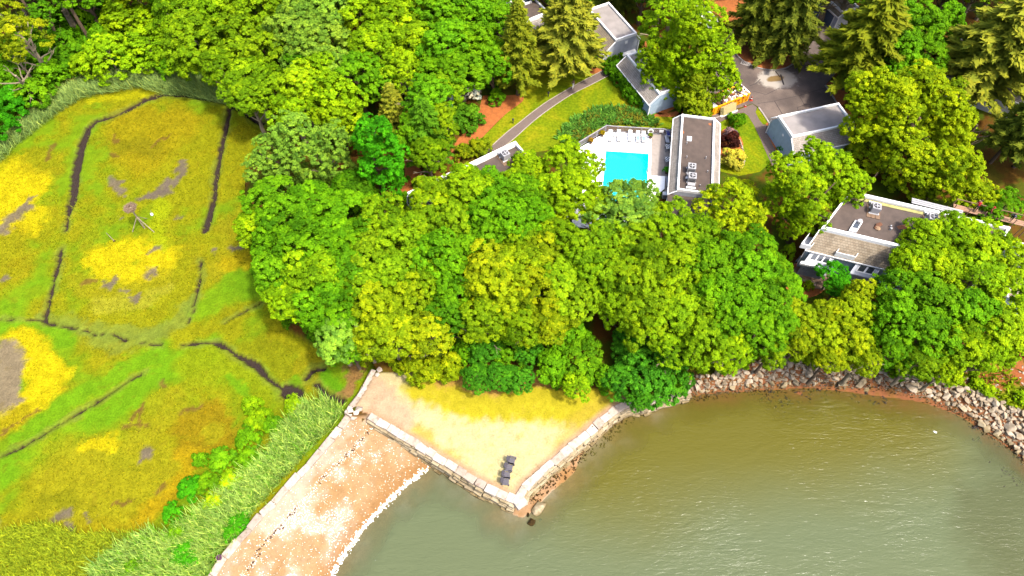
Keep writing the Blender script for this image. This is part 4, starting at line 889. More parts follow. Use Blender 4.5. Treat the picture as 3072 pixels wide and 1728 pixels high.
# ------------------------------------------------------------------ uncountable growth: reeds, marsh grass, ground cover
M_blade = mat_leaf('blades', use_object=False, transl=.3, rough=.7)
def scatter(poly, n, g):
    xs, ys = [p[0] for p in poly], [p[1] for p in poly]
    x, y = g.uniform(min(xs), max(xs), n), g.uniform(min(ys), max(ys), n)
    k = inside(x, y, poly); return x[k], y[k]
def blades(name, x, y, z, h, w, lean, cols, g, label, cat, parent=None, bias=(0, 0)):
    n = len(x); a = g.uniform(0, 2 * math.pi, n)
    d = np.stack([np.cos(a), np.sin(a), np.zeros(n)], 1)
    ln = g.normal(size=(n, 2)) * lean + np.array(bias)
    b = np.stack([x, y, z], 1); hh = h * g.uniform(.6, 1.15, n)
    tip = b + np.stack([ln[:, 0] * hh, ln[:, 1] * hh, hh], 1); mid = b + (tip - b) * .55; mid[:, 2] += hh * .08
    ww = (w * g.uniform(.7, 1.2, n))[:, None]
    v = np.stack([b - d * ww * .25, mid + d * ww * .5, tip, mid - d * ww * .5], 1).reshape(-1, 3)
    me = np_mesh(name, v, np.arange(4 * n).reshape(-1, 4), M_blade, np.repeat(cols, 4, 0), {'var': np.repeat(np.clip(g.normal(.5, .2, n), 0, 1), 4)})
    o = link(name, me); return tag(o, label, cat, kind='stuff')
g = np.random.default_rng(5)
def zgrid(x, y): return Z[np.clip(np.round((y - gy[0]) / STEP).astype(int), 0, NY - 1), np.clip(np.round((x - gx[0]) / STEP).astype(int), 0, NX - 1)]
def cgrid(x, y): return COL[np.clip(np.round((y - gy[0]) / STEP).astype(int), 0, NY - 1), np.clip(np.round((x - gx[0]) / STEP).astype(int), 0, NX - 1)]
reedA = GL(cA([(-200, 1300), (0, 1150), (110, 1040), (250, 930), (430, 790), (600, 690), (800, 650), (1000, 620), (1120, 650), (1350, 660), (1500, 700), (1640, 730), (1680, 650), (1560, 560), (1300, 520), (1000, 510), (700, 540), (500, 620), (400, 720), (250, 830), (100, 940), (-200, 1120)]), MARSH + .8)
x, y = scatter(reedA, 50000, g)
cc = np.array(col(158, 186, 104, 1.9))[None] * (1 + g.normal(size=(len(x), 1)) * .14)
blades('reed_bed', x, y, zgrid(x, y), 1.9, .1, .42, cc, g, 'tall grey-green reeds curving round the top of the marsh', 'reeds', bias=(-.22, .1))
reedB = GL(cG([(2060, 470), (1950, 590), (1820, 720), (1740, 820), (1660, 900), (1560, 1010), (1470, 1120), (1420, 1230), (1290, 1330), (1240, 1500), (560, 1560), (560, 1420), (720, 1280), (900, 1190), (1000, 1230), (1180, 1080), (1330, 960), (1500, 830), (1640, 690), (1700, 560), (1830, 420), (1960, 400)]), MARSH + .6)
x, y = scatter(reedB, 64000, g); k = zgrid(x, y) > .1; x, y = x[k], y[k]
cc = np.array(col(180, 212, 104, 1.9))[None] * (1 + g.normal(size=(len(x), 1)) * .16); q = (g.random(len(x)) < .25)[:, None]; cc = np.where(q, np.array(col(120, 180, 50, 2.2)), cc)
blades('reed_strip', x, y, zgrid(x, y), 1.7, .095, .4, cc, g, 'tall pale green reeds growing along the stone beach wall', 'reeds', bias=(-.25, .12))
reedC = GL(cG([(0, 1180), (250, 1130), (500, 1200), (800, 1190), (880, 1230), (640, 1330), (540, 1500), (0, 1560)]), MARSH + .4)
x, y = scatter(reedC, 20000, g); cc = np.array(col(186, 204, 50, 2.5))[None] * (1 + g.normal(size=(len(x), 1)) * .2)
blades('dry_reeds', x, y, zgrid(x, y), .7, .07, .6, cc, g, 'thin yellowish reeds at the lower corner of the marsh', 'reeds', bias=(-.2, .1))
mv = GL([(-40, 350), (560, 190), (820, 380), (1130, 1090), (560, 1760), (-60, 1790)], MARSH)
x, y = scatter(mv, 120000, g); zz = zgrid(x, y); kk = np.round((y - gy[0]) / STEP).astype(int); k = (zz > .3) & (zz < 1.2) & inside(x, y, MPOLY); x, y, zz = x[k], y[k], zz[k]
cc = cgrid(x, y); gr = cc.sum(1) ; k = (np.abs(cc[:, 0] - cc[:, 2]) > .08); x, y, zz, cc = x[k], y[k], zz[k], cc[k]
blades('marsh_grass', x, y, zz - .02, .2, .09, .9, cc * 1.2, g, 'low yellow and lime green salt marsh grass', 'marsh grass', bias=(-.2, .1))
jun = GL(cT([(655, 1000), (700, 930), (800, 850), (900, 800), (1000, 778), (1150, 783), (1280, 818), (1380, 868), (1400, 918), (1200, 915), (1020, 903), (900, 960), (800, 1035), (740, 1075)]), UP)
x, y = scatter(jun, 9000, g); cc = np.array(col(104, 158, 60, 2.6))[None] * (1 + g.normal(size=(len(x), 1)) * .2); q = (fbm(x, y, .6, 5) > .6)[:, None]; cc = np.where(q, np.array(col(150, 150, 50, 3.0)), cc)
blades('juniper_cover', x, y, np.full(len(x), UP), .45, .3, 1.0, cc, g, 'dark green spreading juniper on the slope outside the pool fence', 'juniper', bias=(-.2, .2))
und = GL([(-60, 400), (70, 335), (200, 240), (420, 190), (680, 232), (560, 60), (330, 0), (60, 60), (-60, 200)])
x, y = scatter(und, 16000, g); cc = np.array(col(110, 178, 20, 3.0))[None] * (1 + g.normal(size=(len(x), 1)) * .25)
blades('undergrowth', x, y, np.full(len(x), UP), .9, .5, .8, cc, g, 'dense leafy green undergrowth behind the reed bed', 'undergrowth')
x, y = scatter(bank, 5000, g); k = (fbm(x, y, .45, 43, 5) < .56) & (zgrid(x, y) > 1.9); x, y = x[k], y[k]; cc = np.array(col(160, 186, 20, 3.0))[None] * (1 + g.normal(size=(len(x), 1)) * .25)
blades('bank_weeds', x, y, np.full(len(x), UP), .5, .3, .8, cc, g, 'weedy green cover on the red earth bank', 'weeds')
x, y = scatter(lawn_sea, 9000, g); cc = cgrid(x, y); k = (cc[:, 2] < .13) & (zgrid(x, y) > 1.9); x, y, cc = x[k], y[k], cc[k]
blades('dry_lawn_grass', x, y, np.full(len(x), UP), .07, .07, .6, cc * 1.15, g, 'short yellowish grass thinning into sand on the seaside lawn', 'grass')
# ------------------------------------------------------------------ stone walls, riprap, boulders, shells
def block_mesh(seed):
    bm = bmesh.new(); bmesh.ops.create_cube(bm, size=1.0)
    g = random.Random(seed)
    for v in bm.verts: v.co += Vector((g.uniform(-.06, .06), g.uniform(-.07, .07), g.uniform(-.06, .06)))
    bmesh.ops.bevel(bm, geom=bm.edges[:], offset=.05, segments=1, affect='EDGES')
    for v in bm.verts: v.co += Vector((g.uniform(-.012, .012), g.uniform(-.012, .012), g.uniform(-.015, .015)))
    me = bpy.data.meshes.new('stone_block'); bm.to_mesh(me); bm.free(); return me
def rock_mesh(seed, n=13):
    bm = bmesh.new(); g = random.Random(seed)
    for i in range(n):
        v = Vector((g.gauss(0, 1), g.gauss(0, 1), g.gauss(0, 1))).normalized() * g.uniform(.42, .56)
        bm.verts.new(v)
    r = bmesh.ops.convex_hull(bm, input=bm.verts)
    bmesh.ops.delete(bm, geom=[e for e in r['geom_interior'] if isinstance(e, bmesh.types.BMVert)], context='VERTS')
    bmesh.ops.bevel(bm, geom=bm.edges[:], offset=.02, segments=1, affect='EDGES')
    me = bpy.data.meshes.new('rock'); bm.to_mesh(me); bm.free(); return me
def stone_mat(name, a, b, c):
    m, t, N, L, P = nodes(name)
    tc = N.new('ShaderNodeTexCoord'); oi = N.new('ShaderNodeObjectInfo')
    ge = N.new('ShaderNodeNewGeometry')
    n1 = N.new('ShaderNodeTexNoise'); n1.inputs['Scale'].default_value = 2.2; n1.inputs['Detail'].default_value = 7; n1.inputs['Roughness'].default_value = .65
    L.new(ge.outputs['Position'], n1.inputs[0])
    r1 = ramp(N, [(.25, a), (.5, b), (.78, c)]); L.new(n1.outputs[0], r1.inputs[0])
    r2 = ramp(N, [(0, (.72, .68, .64)), (.5, (1, .97, .93)), (1, (1.18, 1.18, 1.2))]); L.new(oi.outputs['Random'], r2.inputs[0])
    sx = N.new('ShaderNodeSeparateXYZ'); L.new(ge.outputs['Position'], sx.inputs[0])
    ma = N.new('ShaderNodeMath'); ma.operation = 'MULTIPLY_ADD'; ma.inputs[1].default_value = .5; L.new(n1.outputs[0], ma.inputs[0]); L.new(sx.outputs['Z'], ma.inputs[2])
    tide = ramp(N, [(.28, (.34, .3, .2)), (.5, (.62, .58, .46)), (.85, (1, 1, 1))]); L.new(ma.outputs[0], tide.inputs[0])      # algae up to the high-water mark
    y = mixc(N, L, 'MULTIPLY', 1.0, r1.outputs[0], r2.outputs[0])
    L.new(mixc(N, L, 'MULTIPLY', 1.0, y, tide.outputs[0]), P.inputs['Base Color'])
    P.inputs['Roughness'].default_value = .9; P.inputs['Specular IOR Level'].default_value = .1
    bp = N.new('ShaderNodeBump'); bp.inputs['Strength'].default_value = .5; bp.inputs['Distance'].default_value = .05
    L.new(n1.outputs[0], bp.inputs['Height']); L.new(bp.outputs[0], P.inputs['Normal'])
    return m
M_cap = stone_mat('pale_granite', col(190, 166, 150), col(246, 230, 214), col(255, 246, 236))
M_face = stone_mat('weathered_granite', col(176, 156, 116), col(220, 202, 166), col(240, 224, 196))
M_rip = stone_mat('broken_stone', col(176, 150, 118), col(224, 206, 178), col(250, 236, 218))
M_wet = stone_mat('weedy_wet_stone', col(60, 46, 26), col(104, 82, 40), col(150, 122, 66))
BLK = [block_mesh(500 + i) for i in range(8)]; RCK = [rock_mesh(520 + i, 11 + i % 4) for i in range(12)]
def inst(meshes, m, name, parent, loc, rot, scl):
    me = meshes[srng.randrange(len(meshes))]
    key = (me.name, m.name)
    if key not in ICACHE:
        c = me.copy(); c.materials.clear(); c.materials.append(m); ICACHE[key] = c
    return link(name, ICACHE[key], parent, loc, rot, scl)
ICACHE = {}; srng = random.Random(99)
def block_wall(line, label, ztop, courses, length=(1.05, 1.55), depth=.85, flip=1):
    """cap stones laid end to end with rougher courses stepping out below them on the seaward side"""
    t = thing('stone_wall', label, 'wall', (line[0][0], line[0][1], ztop - 1.5))
    pts = resample(line, .05); ox, oy, oz = t.location
    for ci in range(courses):
        i = 0; h = .5 if ci == 0 else .52; out = (0 if ci == 0 else .12 + .11 * ci) * flip
        zc = ztop - .25 - ci * .47
        while i < len(pts) - 8:
            ln = srng.uniform(*length) * (1 if ci == 0 else .78); n = int(ln / .05); j = min(len(pts) - 1, i + n)
            (x0, y0), (x1, y1) = pts[i], pts[j]; a = math.atan2(y1 - y0, x1 - x0); L_ = math.hypot(x1 - x0, y1 - y0)
            nx, ny = math.sin(a), -math.cos(a)
            jit = srng.uniform(-.07, .07) if ci == 0 else srng.uniform(-.16, .12)
            x, y = (x0 + x1) / 2 + nx * (out + jit), (y0 + y1) / 2 + ny * (out + jit)
            inst(BLK, M_cap if ci == 0 else M_face, 'cap_stone' if ci == 0 else 'face_stone', t, (x - ox, y - oy, zc + srng.uniform(-.04, .04) - oz), (srng.uniform(-.03, .03), srng.uniform(-.03, .03), a + srng.uniform(-.05, .05)),
                 (L_ * (.98 if ci == 0 else .97), depth * srng.uniform(.9, 1.12), h))
            i = j
    return t
block_wall(SWW, 'pale stone block seawall of the seaside lawn, facing the beach', 2.12, 5)
block_wall(SEW[:16], 'pale stone block seawall of the seaside lawn, facing the rocky bay', 2.12, 5)
block_wall(SEW[13:], 'rough stone seawall under the trees at the head of the bay', 1.75, 4, (.9, 1.7), 1.0)
block_wall(BWL, 'single row of pale stone blocks between the reeds and the beach', 1.35, 2, (1.3, 2.1), .8, flip=-.45)
block_wall(JUN, 'short row of flat stones between the marsh creek and the sandy lawn', 1.95, 2, (.8, 1.6), .95, flip=1)
t = thing('corner_stone', 'large square end block at the tip of the seawall', 'stone block', (*G(1558, 1505, 1.9), 1.6)); inst(BLK, M_cap, 'block', t, (0, 0, .3), (0, 0, R(38)), (1.3, 1.3, .6))
# loose flat stones round the junction of the two walls
for i, (a, b, s) in enumerate([(1030, 275, .8), (1015, 300, .6), (1050, 305, 1.0), (1025, 330, .7), (1110, 300, .9), (1085, 330, .7), (1200, 60, .9), (1185, 25, 1.0), (1245, 35, .8), (1230, 70, .6), (1060, 345, .9)]):
    x, y = G(*cS([(a, b)])[0], 1.6); z = max(zat(x, y), .5)
    t = thing('loose_stone', 'loose pale flat stone where the walls and the creek meet', 'stone', (x, y, z), 0, 'loose stones at the wall junction')
    inst(RCK, M_cap, 'stone', t, (0, 0, .12), (srng.uniform(-.3, .3), srng.uniform(-.3, .3), srng.uniform(0, 6)), (s * 1.25, s, s * .6))
# riprap bank: rocks tumbled down between the bank's edge and the tide line
def bank_pos(px, py):
    x, y = G(px, py, 1.0)
    for _ in range(6): x, y = G(px, py, max(0, zat(x, y)))
    return x, y, zat(x, y)
rip_t = thing('riprap_bank', 'bank of broken tan rocks along the bay below the trees', 'riprap', (*G(2500, 1130, 1), 0)); ro = rip_t.location
rip_low = [(2040, 1190), (2140, 1172), (2260, 1160), (2400, 1150), (2520, 1152), (2640, 1150), (2740, 1172), (2820, 1200), (2900, 1240), (2960, 1290), (3030, 1335), (3120, 1420)]
rip_hi = [(2040, 1120), (2140, 1130), (2200, 1118), (2260, 1090), (2330, 1065), (2420, 1095), (2550, 1090), (2620, 1085), (2700, 1125), (2800, 1130), (2900, 1165), (2980, 1195), (3120, 1265)]
def lerp_line(l, x):
    for (a, b), (c, d) in zip(l, l[1:]):
        if a <= x <= c: return b + (d - b) * (x - a) / (c - a)
    return l[-1][1]
n_r = 0; rub = []
cells = []
for i in range(20000):
    px = srng.uniform(2040, 3100); f = srng.random()
    h, l = lerp_line(rip_hi, px), lerp_line(rip_low, px)
    py = h + (l - h) * f
    big = srng.random() < .08
    s = srng.uniform(1.3, 2.0) if big else srng.uniform(.5, 1.05)
    if 2480 < px < 2700 and f > .75 and not big: continue
    if any((px - a) ** 2 + ((py - b) * 1.25) ** 2 < ((s + c) * 26 * .40) ** 2 for a, b, c in cells): continue
    cells.append((px, py, s)); x, y, z = bank_pos(px, py)
    inst(RCK, M_rip if f < .9 else M_face, 'rock', rip_t, (x - ro[0], y - ro[1], z - ro[2] + s * .18), (srng.uniform(-.5, .5), srng.uniform(-.5, .5), srng.uniform(0, 6.3)), (s * 1.25, s * srng.uniform(.85, 1.1), s * srng.uniform(.65, .9))); n_r += 1
    if n_r >= 298: break
def debris_mesh(name, pts, meshes, m, parent=None, **kw):
    """many small irregular pieces joined into one mesh"""
    V_, F_ = [], []; n = 0
    src = [(np.array([v.co for v in me.vertices]), [tuple(p.vertices) for p in me.polygons]) for me in meshes]
    for (x, y, z, s) in pts:
        v, f = src[srng.randrange(len(src))]; a = srng.uniform(0, 6.28); c_, s_ = math.cos(a), math.sin(a)
        w = v * np.array([s, s * .8, s * .55]); w = np.stack([w[:, 0] * c_ - w[:, 1] * s_ + x, w[:, 0] * s_ + w[:, 1] * c_ + y, w[:, 2] + z], 1)
        V_.append(w); F_ += [tuple(i + n for i in q) for q in f]; n += len(v)
    me = bpy.data.meshes.new(name); me.from_pydata(np.concatenate(V_).tolist(), [], F_); me.materials.append(m); me.update()
    return tag(link(name, me, parent), kind='stuff', **kw)
simple = [rock_mesh(560 + i, 7) for i in range(4)]
pts = []
for i in range(2600):
    px = srng.uniform(2040, 3110); h, l = lerp_line(rip_hi, px), lerp_line(rip_low, px); x, y, z = bank_pos(px, h + (l + 14 - h) * srng.random()); s = srng.uniform(.15, .42); pts.append((x - ro[0], y - ro[1], z - ro[2] + .04, s))
debris_mesh('rubble', pts, simple, M_rip, rip_t)
pts = [(*[c for c in (lambda p: (p[0], p[1], p[2] + .04))(bank_pos(srng.uniform(2700, 3072), srng.uniform(1060, 1230)))], srng.uniform(.15, .5)) for i in range(150)]
pts = [p for p in pts if p[2] > 1.8]
debris_mesh('scattered_stones', pts, simple, M_cap, None, label='pale stones scattered over the weedy red bank', cat='stones')
# weed-covered rocks at the tide line (too small and many to count)
pts = []
for i in range(1500):
    k = srng.choice((0, 0, 1, 1, 2))
    if k == 0: a, b = se_wall_px[srng.randrange(1, 12)]; px, py = a + srng.uniform(0, 50) + 10, b + srng.uniform(-8, 40)
    elif k == 1: px = srng.uniform(2060, 3072); py = lerp_line(rip_low, px) + srng.uniform(-4, 26)
    else: f = srng.random(); i0 = min(11, int(f * 12)); a, b = sw_wall_px[i0]; px, py = a - srng.uniform(8, 16), b + srng.uniform(14, 30)
    x, y = G(px, py, 0); pts.append((x, y, zat(x, y) + .02, srng.uniform(.12, .4)))
debris_mesh('weedy_stones', pts, simple, M_wet, None, label='small dark weed-covered stones along the tide line', cat='stones')
pts = []
for px, py, r, n in [(2310, 1195, 60, 30), (2370, 1205, 40, 20), (2600, 1190, 60, 26), (2460, 1170, 60, 30), (2925, 1283, 16, 14), (2935, 1320, 14, 12), (3020, 1415, 30, 24), (3050, 1450, 40, 30), (2975, 1390, 16, 8), (1625, 1560, 10, 5), (2380, 1180, 90, 20), (2650, 1200, 30, 10), (3060, 1360, 20, 18)]:
    for i in range(n):
        x, y = G(px + srng.gauss(0, r * .5), py + srng.gauss(0, r * .3), 0); pts.append((x, y, max(zat(x, y), -.12) + .05, srng.uniform(.15, .5)))
debris_mesh('seaweed_clumps', pts, simple, mat('dark_seaweed', col(58, 40, 26), scale=5), None, label='dark seaweed clumps in the shallows of the bay', cat='seaweed')
x, y = G(*cW([(1855, 1225)])[0], .3); t = thing('boulder', 'large mossy tan boulder off the tip of the seawall', 'boulder', (x, y, -.4)); inst(RCK, M_face, 'rock', t, (0, 0, .5), (.2, .1, .8), (2.1, 1.5, 1.3))
x, y = G(*cW([(1795, 1330)])[0], 0); t = thing('boulder', 'dark weed-covered rock in the water off the seawall tip', 'boulder', (x, y, -.4)); inst(RCK, M_wet, 'rock', t, (0, 0, .32), (.2, .1, .3), (1.25, 1.0, .7)); inst(RCK, M_wet, 'rock', t, (-.5, .75, .3), (.2, .1, 1.3), (.7, .6, .5))
x, y = G(*cM([(570, 490)])[0], 0); t = thing('boulder', 'lone greenish boulder at the edge of the red shallows', 'boulder', (x, y, -.2)); inst(RCK, M_face, 'rock', t, (0, 0, .3), (.2, .1, .3), (1.1, .9, .7))
# shells and wrack on the beach
g = np.random.default_rng(77)
bpoly = BWL[:-1] + GL(shore_px[1:8], 0)[::1] + [SWW[6], SWW[0]]
bx, by = scatter(bpoly, 60000, g); zz = zgrid(bx, by); dd = pdist(bx, by, SHORE); dw = pdist(bx, by, BWL)
wr = GL(cS([(1215, 400), (1120, 500), (1030, 600), (930, 700), (830, 800), (720, 930), (640, 1010), (560, 1110), (450, 1220), (350, 1380), (300, 1470)]), .8)
dr = pdist(bx, by, wr); sidew = inside(bx, by, BWL + wr[::-1])
pr = np.where(sidew, .05, .05 + .4 * sstep(.5, .66, fbm(bx, by, .28, 7, 5)) * sstep(.6, 2.5, dd) ) + .25 * (1 - sstep(.2, .5, dr))
k = (g.random(len(bx)) < pr) & (K[np.clip(np.round((by - gy[0]) / STEP).astype(int), 0, NY - 1), np.clip(np.round((bx - gx[0]) / STEP).astype(int), 0, NX - 1)] == 2) & (zz > .03)
bx, by, zz = bx[k], by[k], zz[k]; n = len(bx)
vv, ff = leaves(np.stack([bx, by, zz + .03], 1), unit(np.array([0, 0, 1.]) + g.normal(size=(n, 3)) * .25), g.uniform(.022, .062, n), .9)
tag(link('beach_shells', np_mesh('beach_shells', vv, ff, mat('bleached_shell', (.8, .77, .72), var=.1))), 'white shells strewn over the sandy beach', 'shells', kind='stuff')
fl_ = resample([p for p in SHORE if p[0] < G(1290, 1410, 0)[0]], .05); n = len(fl_) * 2; fa = np.array(fl_ * 2) + g.normal(size=(n, 2)) * .16
fz = np.maximum(zgrid(fa[:, 0], fa[:, 1]), .0) + .02; k = zgrid(fa[:, 0], fa[:, 1]) > -.12; fa, fz = fa[k], fz[k]
vv, ff = leaves(np.stack([fa[:, 0], fa[:, 1], fz], 1), np.tile(np.array([[0, 0, 1.]]), (len(fa), 1)), g.uniform(.04, .13, len(fa)), 1.2)
tag(link('foam_line', np_mesh('foam_line', vv, ff, mat('sea_foam', (.6, .58, .52), var=.1))), 'thin pale foam line where the bay meets the sandy beach', 'foam', kind='stuff')
wl = resample(smooth_line(wr, 4), .12); pts = []
for (x, y) in wl:
    if fbm(np.array([x]), np.array([y]), .5, 3)[0] > .42:
        pts.append((x + srng.gauss(0, .12), y + srng.gauss(0, .12), zat(x, y) + .02, srng.uniform(.12, .36)))
debris_mesh('wrack_line', pts, simple, mat('dry_wrack', col(112, 74, 40), scale=5), None, label='thin brown line of dry seaweed along the beach', cat='seaweed')
# ------------------------------------------------------------------ buildings
M_roof = mat('dark_roof_membrane', col(122, 104, 94), rough=.85, var=.22, scale=1.2, bump=.05)
M_roof_l = mat('pale_roof_membrane', col(206, 196, 192), rough=.85, var=.16, scale=.9, bump=.05)
M_trim = mat('white_trim', (.5, .5, .5), var=.06, scale=3, bump=.02)
M_wall_b = mat('blue_grey_siding', (.21, .27, .33), var=.1, scale=2, bump=.05)
M_wall_g = mat('grey_siding', (.25, .265, .30), var=.1, scale=2, bump=.05)
M_wall_d = mat('dark_grey_wood', (.14, .145, .165), var=.2, scale=2)
def shingle_mat(name, a, b):
    m, t, N, L, P = nodes(name)
    tc = N.new('ShaderNodeTexCoord')
    br = N.new('ShaderNodeTexBrick'); br.inputs['Scale'].default_value = 1.0; br.inputs['Brick Width'].default_value = .32; br.inputs['Row Height'].default_value = .2
    br.inputs['Mortar Size'].default_value = .012; br.inputs['Color1'].default_value = (*a, 1); br.inputs['Color2'].default_value = (*b, 1); br.inputs['Mortar'].default_value = (*[x * .45 for x in a], 1); br.inputs['Bias'].default_value = .1
    n1 = N.new('ShaderNodeTexNoise'); n1.inputs['Scale'].default_value = .7; n1.inputs['Detail'].default_value = 5
    L.new(tc.outputs['Object'], br.inputs[0]); L.new(tc.outputs['Object'], n1.inputs[0])
    r = ramp(N, [(.3, (.74,) * 3), (.7, (1.14,) * 3)]); L.new(n1.outputs[0], r.inputs[0])
    L.new(mixc(N, L, 'MULTIPLY', 1.0, br.outputs[0], r.outputs[0]), P.inputs['Base Color']); P.inputs['Roughness'].default_value = .95; P.inputs['Specular IOR Level'].default_value = .1
    bp = N.new('ShaderNodeBump'); bp.inputs['Strength'].default_value = .5; bp.inputs['Distance'].default_value = .03; L.new(br.outputs[1], bp.inputs['Height']); bp.invert = True; L.new(bp.outputs[0], P.inputs['Normal'])
    return m
M_shing = shingle_mat('wood_shingles', col(200, 180, 154), col(226, 208, 182)); M_shing_g = shingle_mat('grey_shingles', col(206, 194, 182), col(230, 218, 206)); M_shing_d = shingle_mat('dark_shingles', col(130, 122, 122), col(160, 150, 150))
m, t, N, L, P = nodes('window_glass'); P.inputs['Base Color'].default_value = (.02, .025, .03, 1); P.inputs['Roughness'].default_value = .06; P.inputs['Specular IOR Level'].default_value = .8; M_glass = m
M_metal = mat('painted_metal', col(226, 224, 228), rough=.45, var=.08, scale=4, bump=.02, spec=.5); M_black = mat('black_plastic', (.015, .015, .017), var=.1); M_pallet = mat('timber_pallet', col(176, 142, 112), scale=5)
class House:
    """flat-roofed house: local u along the ridge, v across, sloping shingled skirts at v<0 and v>W"""
    sh = 0.0
    def __init__(s, A, B, Cc, zr, label, name='house', cat='house'):
        a, b, c = (Vector(G(*p, zr)) for p in (A, B, Cc))
        s.zr = zr; d = b - a; s.L = d.length; s.rz = math.atan2(d.y, d.x); s.u = d / s.L; s.v = Vector((-s.u.y, s.u.x)); s.W = (c - a).dot(s.v)
        assert s.W > 0, (label, s.W)
        s.o = a; s.t = thing(name, label, cat, (a.x, a.y, UP), s.rz)
    def loc(s, px, py, z):
        p = Vector(G(px, py, z)) - s.o; v = p.dot(s.v); return (p.dot(s.u) - s.sh * v, v, z - UP)
    def shell(s, s0, s1, ze0, ze1, wall, roof, shing, para=.25, u0=0, u1=None, ph=.3):
        L_, W_, h = (u1 if u1 is not None else s.L), s.W, s.zr - UP
        MB().profile([(-s0 + .12, 0), (W_ + s1 - .12, 0), (W_ + s1 - .12, ze1 - .12), (W_ - .02, h - .12), (.02, h - .12), (-s0 + .12, ze0 - .12)], u0 + .04, L_ - .04).build('wall', wall, s.t)
        r = MB().box(((u0 + L_) / 2, W_ / 2, h - .05), (L_ - u0 - .3, W_ - .3, .1)).build('roof', roof, s.t)
        for a, b, hh in (((u0 + L_) / 2, 0, 1), ((u0 + L_) / 2, W_, 1)):
            MB().box((a, b, h - .1 + ph / 2), (L_ - u0 + .02, para, ph + .2)).build('parapet', M_trim, s.t)
        for u in (u0, L_):
            MB().box((u + (.14 if u == u0 else -.14), W_ / 2, h - .11 + ph / 2), (.24, W_ - .26, ph + .18)).build('parapet', M_trim, s.t)
        for sd, off, ze, v0 in ((-1, s0, ze0, 0), (1, s1, ze1, W_)):
            if off < .2: continue
            vo = v0 + sd * off; n = Vector((0, h - ze, off)).normalized() * .1; n.y *= sd
            ra = [(v0 + sd * .13, h - .02), (vo + sd * .12, ze - .03), (vo + sd * .12 - n.y * .9, ze - .03 - n.z * .9), (v0 + sd * .13 - n.y * .9, h - .02 - n.z * .9)]
            if sd < 0: ra = ra[::-1]
            MB().profile(ra, u0 - .05, L_ + .05).build('roof_slope', shing, s.t)
            MB().box(((u0 + L_) / 2, vo + sd * .14, ze - .06), (L_ - u0 + .2, .1, .16)).build('gutter', M_trim, s.t)
            for u in (u0 - .07, L_ + .07):
                p0, p1 = Vector((u, v0 + sd * .13, h - .04)), Vector((u, vo + sd * .14, ze - .04))
                MB().tube(p0, p1, .1, .1, 4).build('rake_board', M_trim, s.t)
                MB().box((u, vo - sd * .06, (ze - .2) / 2), (.1, .16, ze - .2)).build('corner_board', M_trim, s.t)
        return r
    def slope_pt(s, u, f, side, off, ze): # point on a skirt slope
        h = s.zr - UP; return (u, (s.W + off * f) if side > 0 else -off * f, h + (ze - h) * f)

# pool house
ph = House((2135, 586), (2141.5, 358), (2032, 586), UP + 3.5, 'flat dark-roofed pool house with grey side roofs beside the pool', 'pool_house')
rr = ph.shell(1.0, 1.0, 2.7, 2.6, M_wall_g, M_roof, M_shing_g)
for px, py, k in [(cP([(1520, 490)])[0] + (0,)), (cP([(1488, 548)])[0] + (1,)), (cP([(1487, 718)])[0] + (1,)), (cP([(1725, 728)])[0] + (1,)), (cP([(1745, 900)])[0] + (1,)), (cP([(1650, 1075)])[0] + (1,))]:
    u, v, z = ph.loc(px, py, ph.zr)
    if k == 0: MB().box((u, v, z + .1), (.75, .65, .3)).box((u, v, z + .3), (.5, .4, .14)).build('roof_hatch', M_trim, ph.t)
    else: MB().tube((u, v, z), (u, v, z + .4), .07, .07, 8).build('vent_pipe', M_metal, ph.t)
M_patch = mat('orange_repair_patch', col(226, 140, 84), scale=3)
for pts in (cP([(1436, 360), (1462, 405), (1440, 425)]), cP([(1760, 285), (1800, 290), (1795, 320), (1765, 310)])):
    q = [ph.loc(a, b, ph.zr)[:2] for a, b in pts]; sheet('roof_patch', q, ph.zr - UP + .006, M_patch, ph.t)
# lower annexe at the south end
u, v, z = ph.loc(2060, 610, UP + 3)
MB().box((-2.2, ph.W / 2 + .6, 1.25), (4.3, ph.W + 1.0, 2.5)).build('annexe_wall', M_wall_g, ph.t); MB().box((-2.2, ph.W / 2 + .6, 2.56), (4.4, ph.W + 1.1, .12)).build('annexe_roof', M_roof, ph.t)
def ac_unit(h, px, py, label, rz=0, group=None, s=1.0, pallet=True):
    z = h.zr + .02; x, y = G(px, py, z + .9)
    t = thing('air_conditioner', label, 'air conditioner', (x, y, z), h.rz + rz, group)
    if pallet:
        for k in (-1, 0, 1): MB().box((k * .55, 0, .03), (.5, 2.2, .06)).build('walkway_pad', M_pallet, t)
    for k in (-.45, .45): MB().box((0, k, .15), (1.2, .12, .2)).build('rail', M_trim, t)
    c = MB().box((0, 0, .7), (1.0 * s, 1.0 * s, .9)).build('casing', M_metal, t)
    MB().lathe([(0, 1.17), (.39 * s, 1.17), (.39 * s, 1.155)], n=20).build('fan_opening', M_black, t)
    f = MB()
    for k in range(4):
        a = k * math.pi / 2; f.box((math.cos(a) * .19 * s, math.sin(a) * .19 * s, 1.185), (.3 * s, .13 * s, .02), a, R(0), R(14))
    f.lathe([(0, 1.21), (.09, 1.20), (.09, 1.17)], n=10); f.build('fan_blades', M_metal, t)
    for k in range(5): MB().box((0, -.503 * s, .4 + k * .13), (.8 * s, .02, .05)).build('louvre', M_black, t)
    MB().box((0, -.95, .25), (1.0, .5, .5)).build('duct', M_metal, t); MB().box((0, -1.35, .12), (1.25, .25, .22)).build('curb', M_trim, t)
    return t
M_pallet_used = M_pallet
ac_unit(ph, *cP([(1556, 832)])[0], 'white roof air conditioner further from the pool house south end', R(-90), s=1.05, pallet=False); ac_unit(ph, *cP([(1562, 950)])[0], 'white roof air conditioner nearer the pool house south end', R(-90), s=1.05, pallet=False)

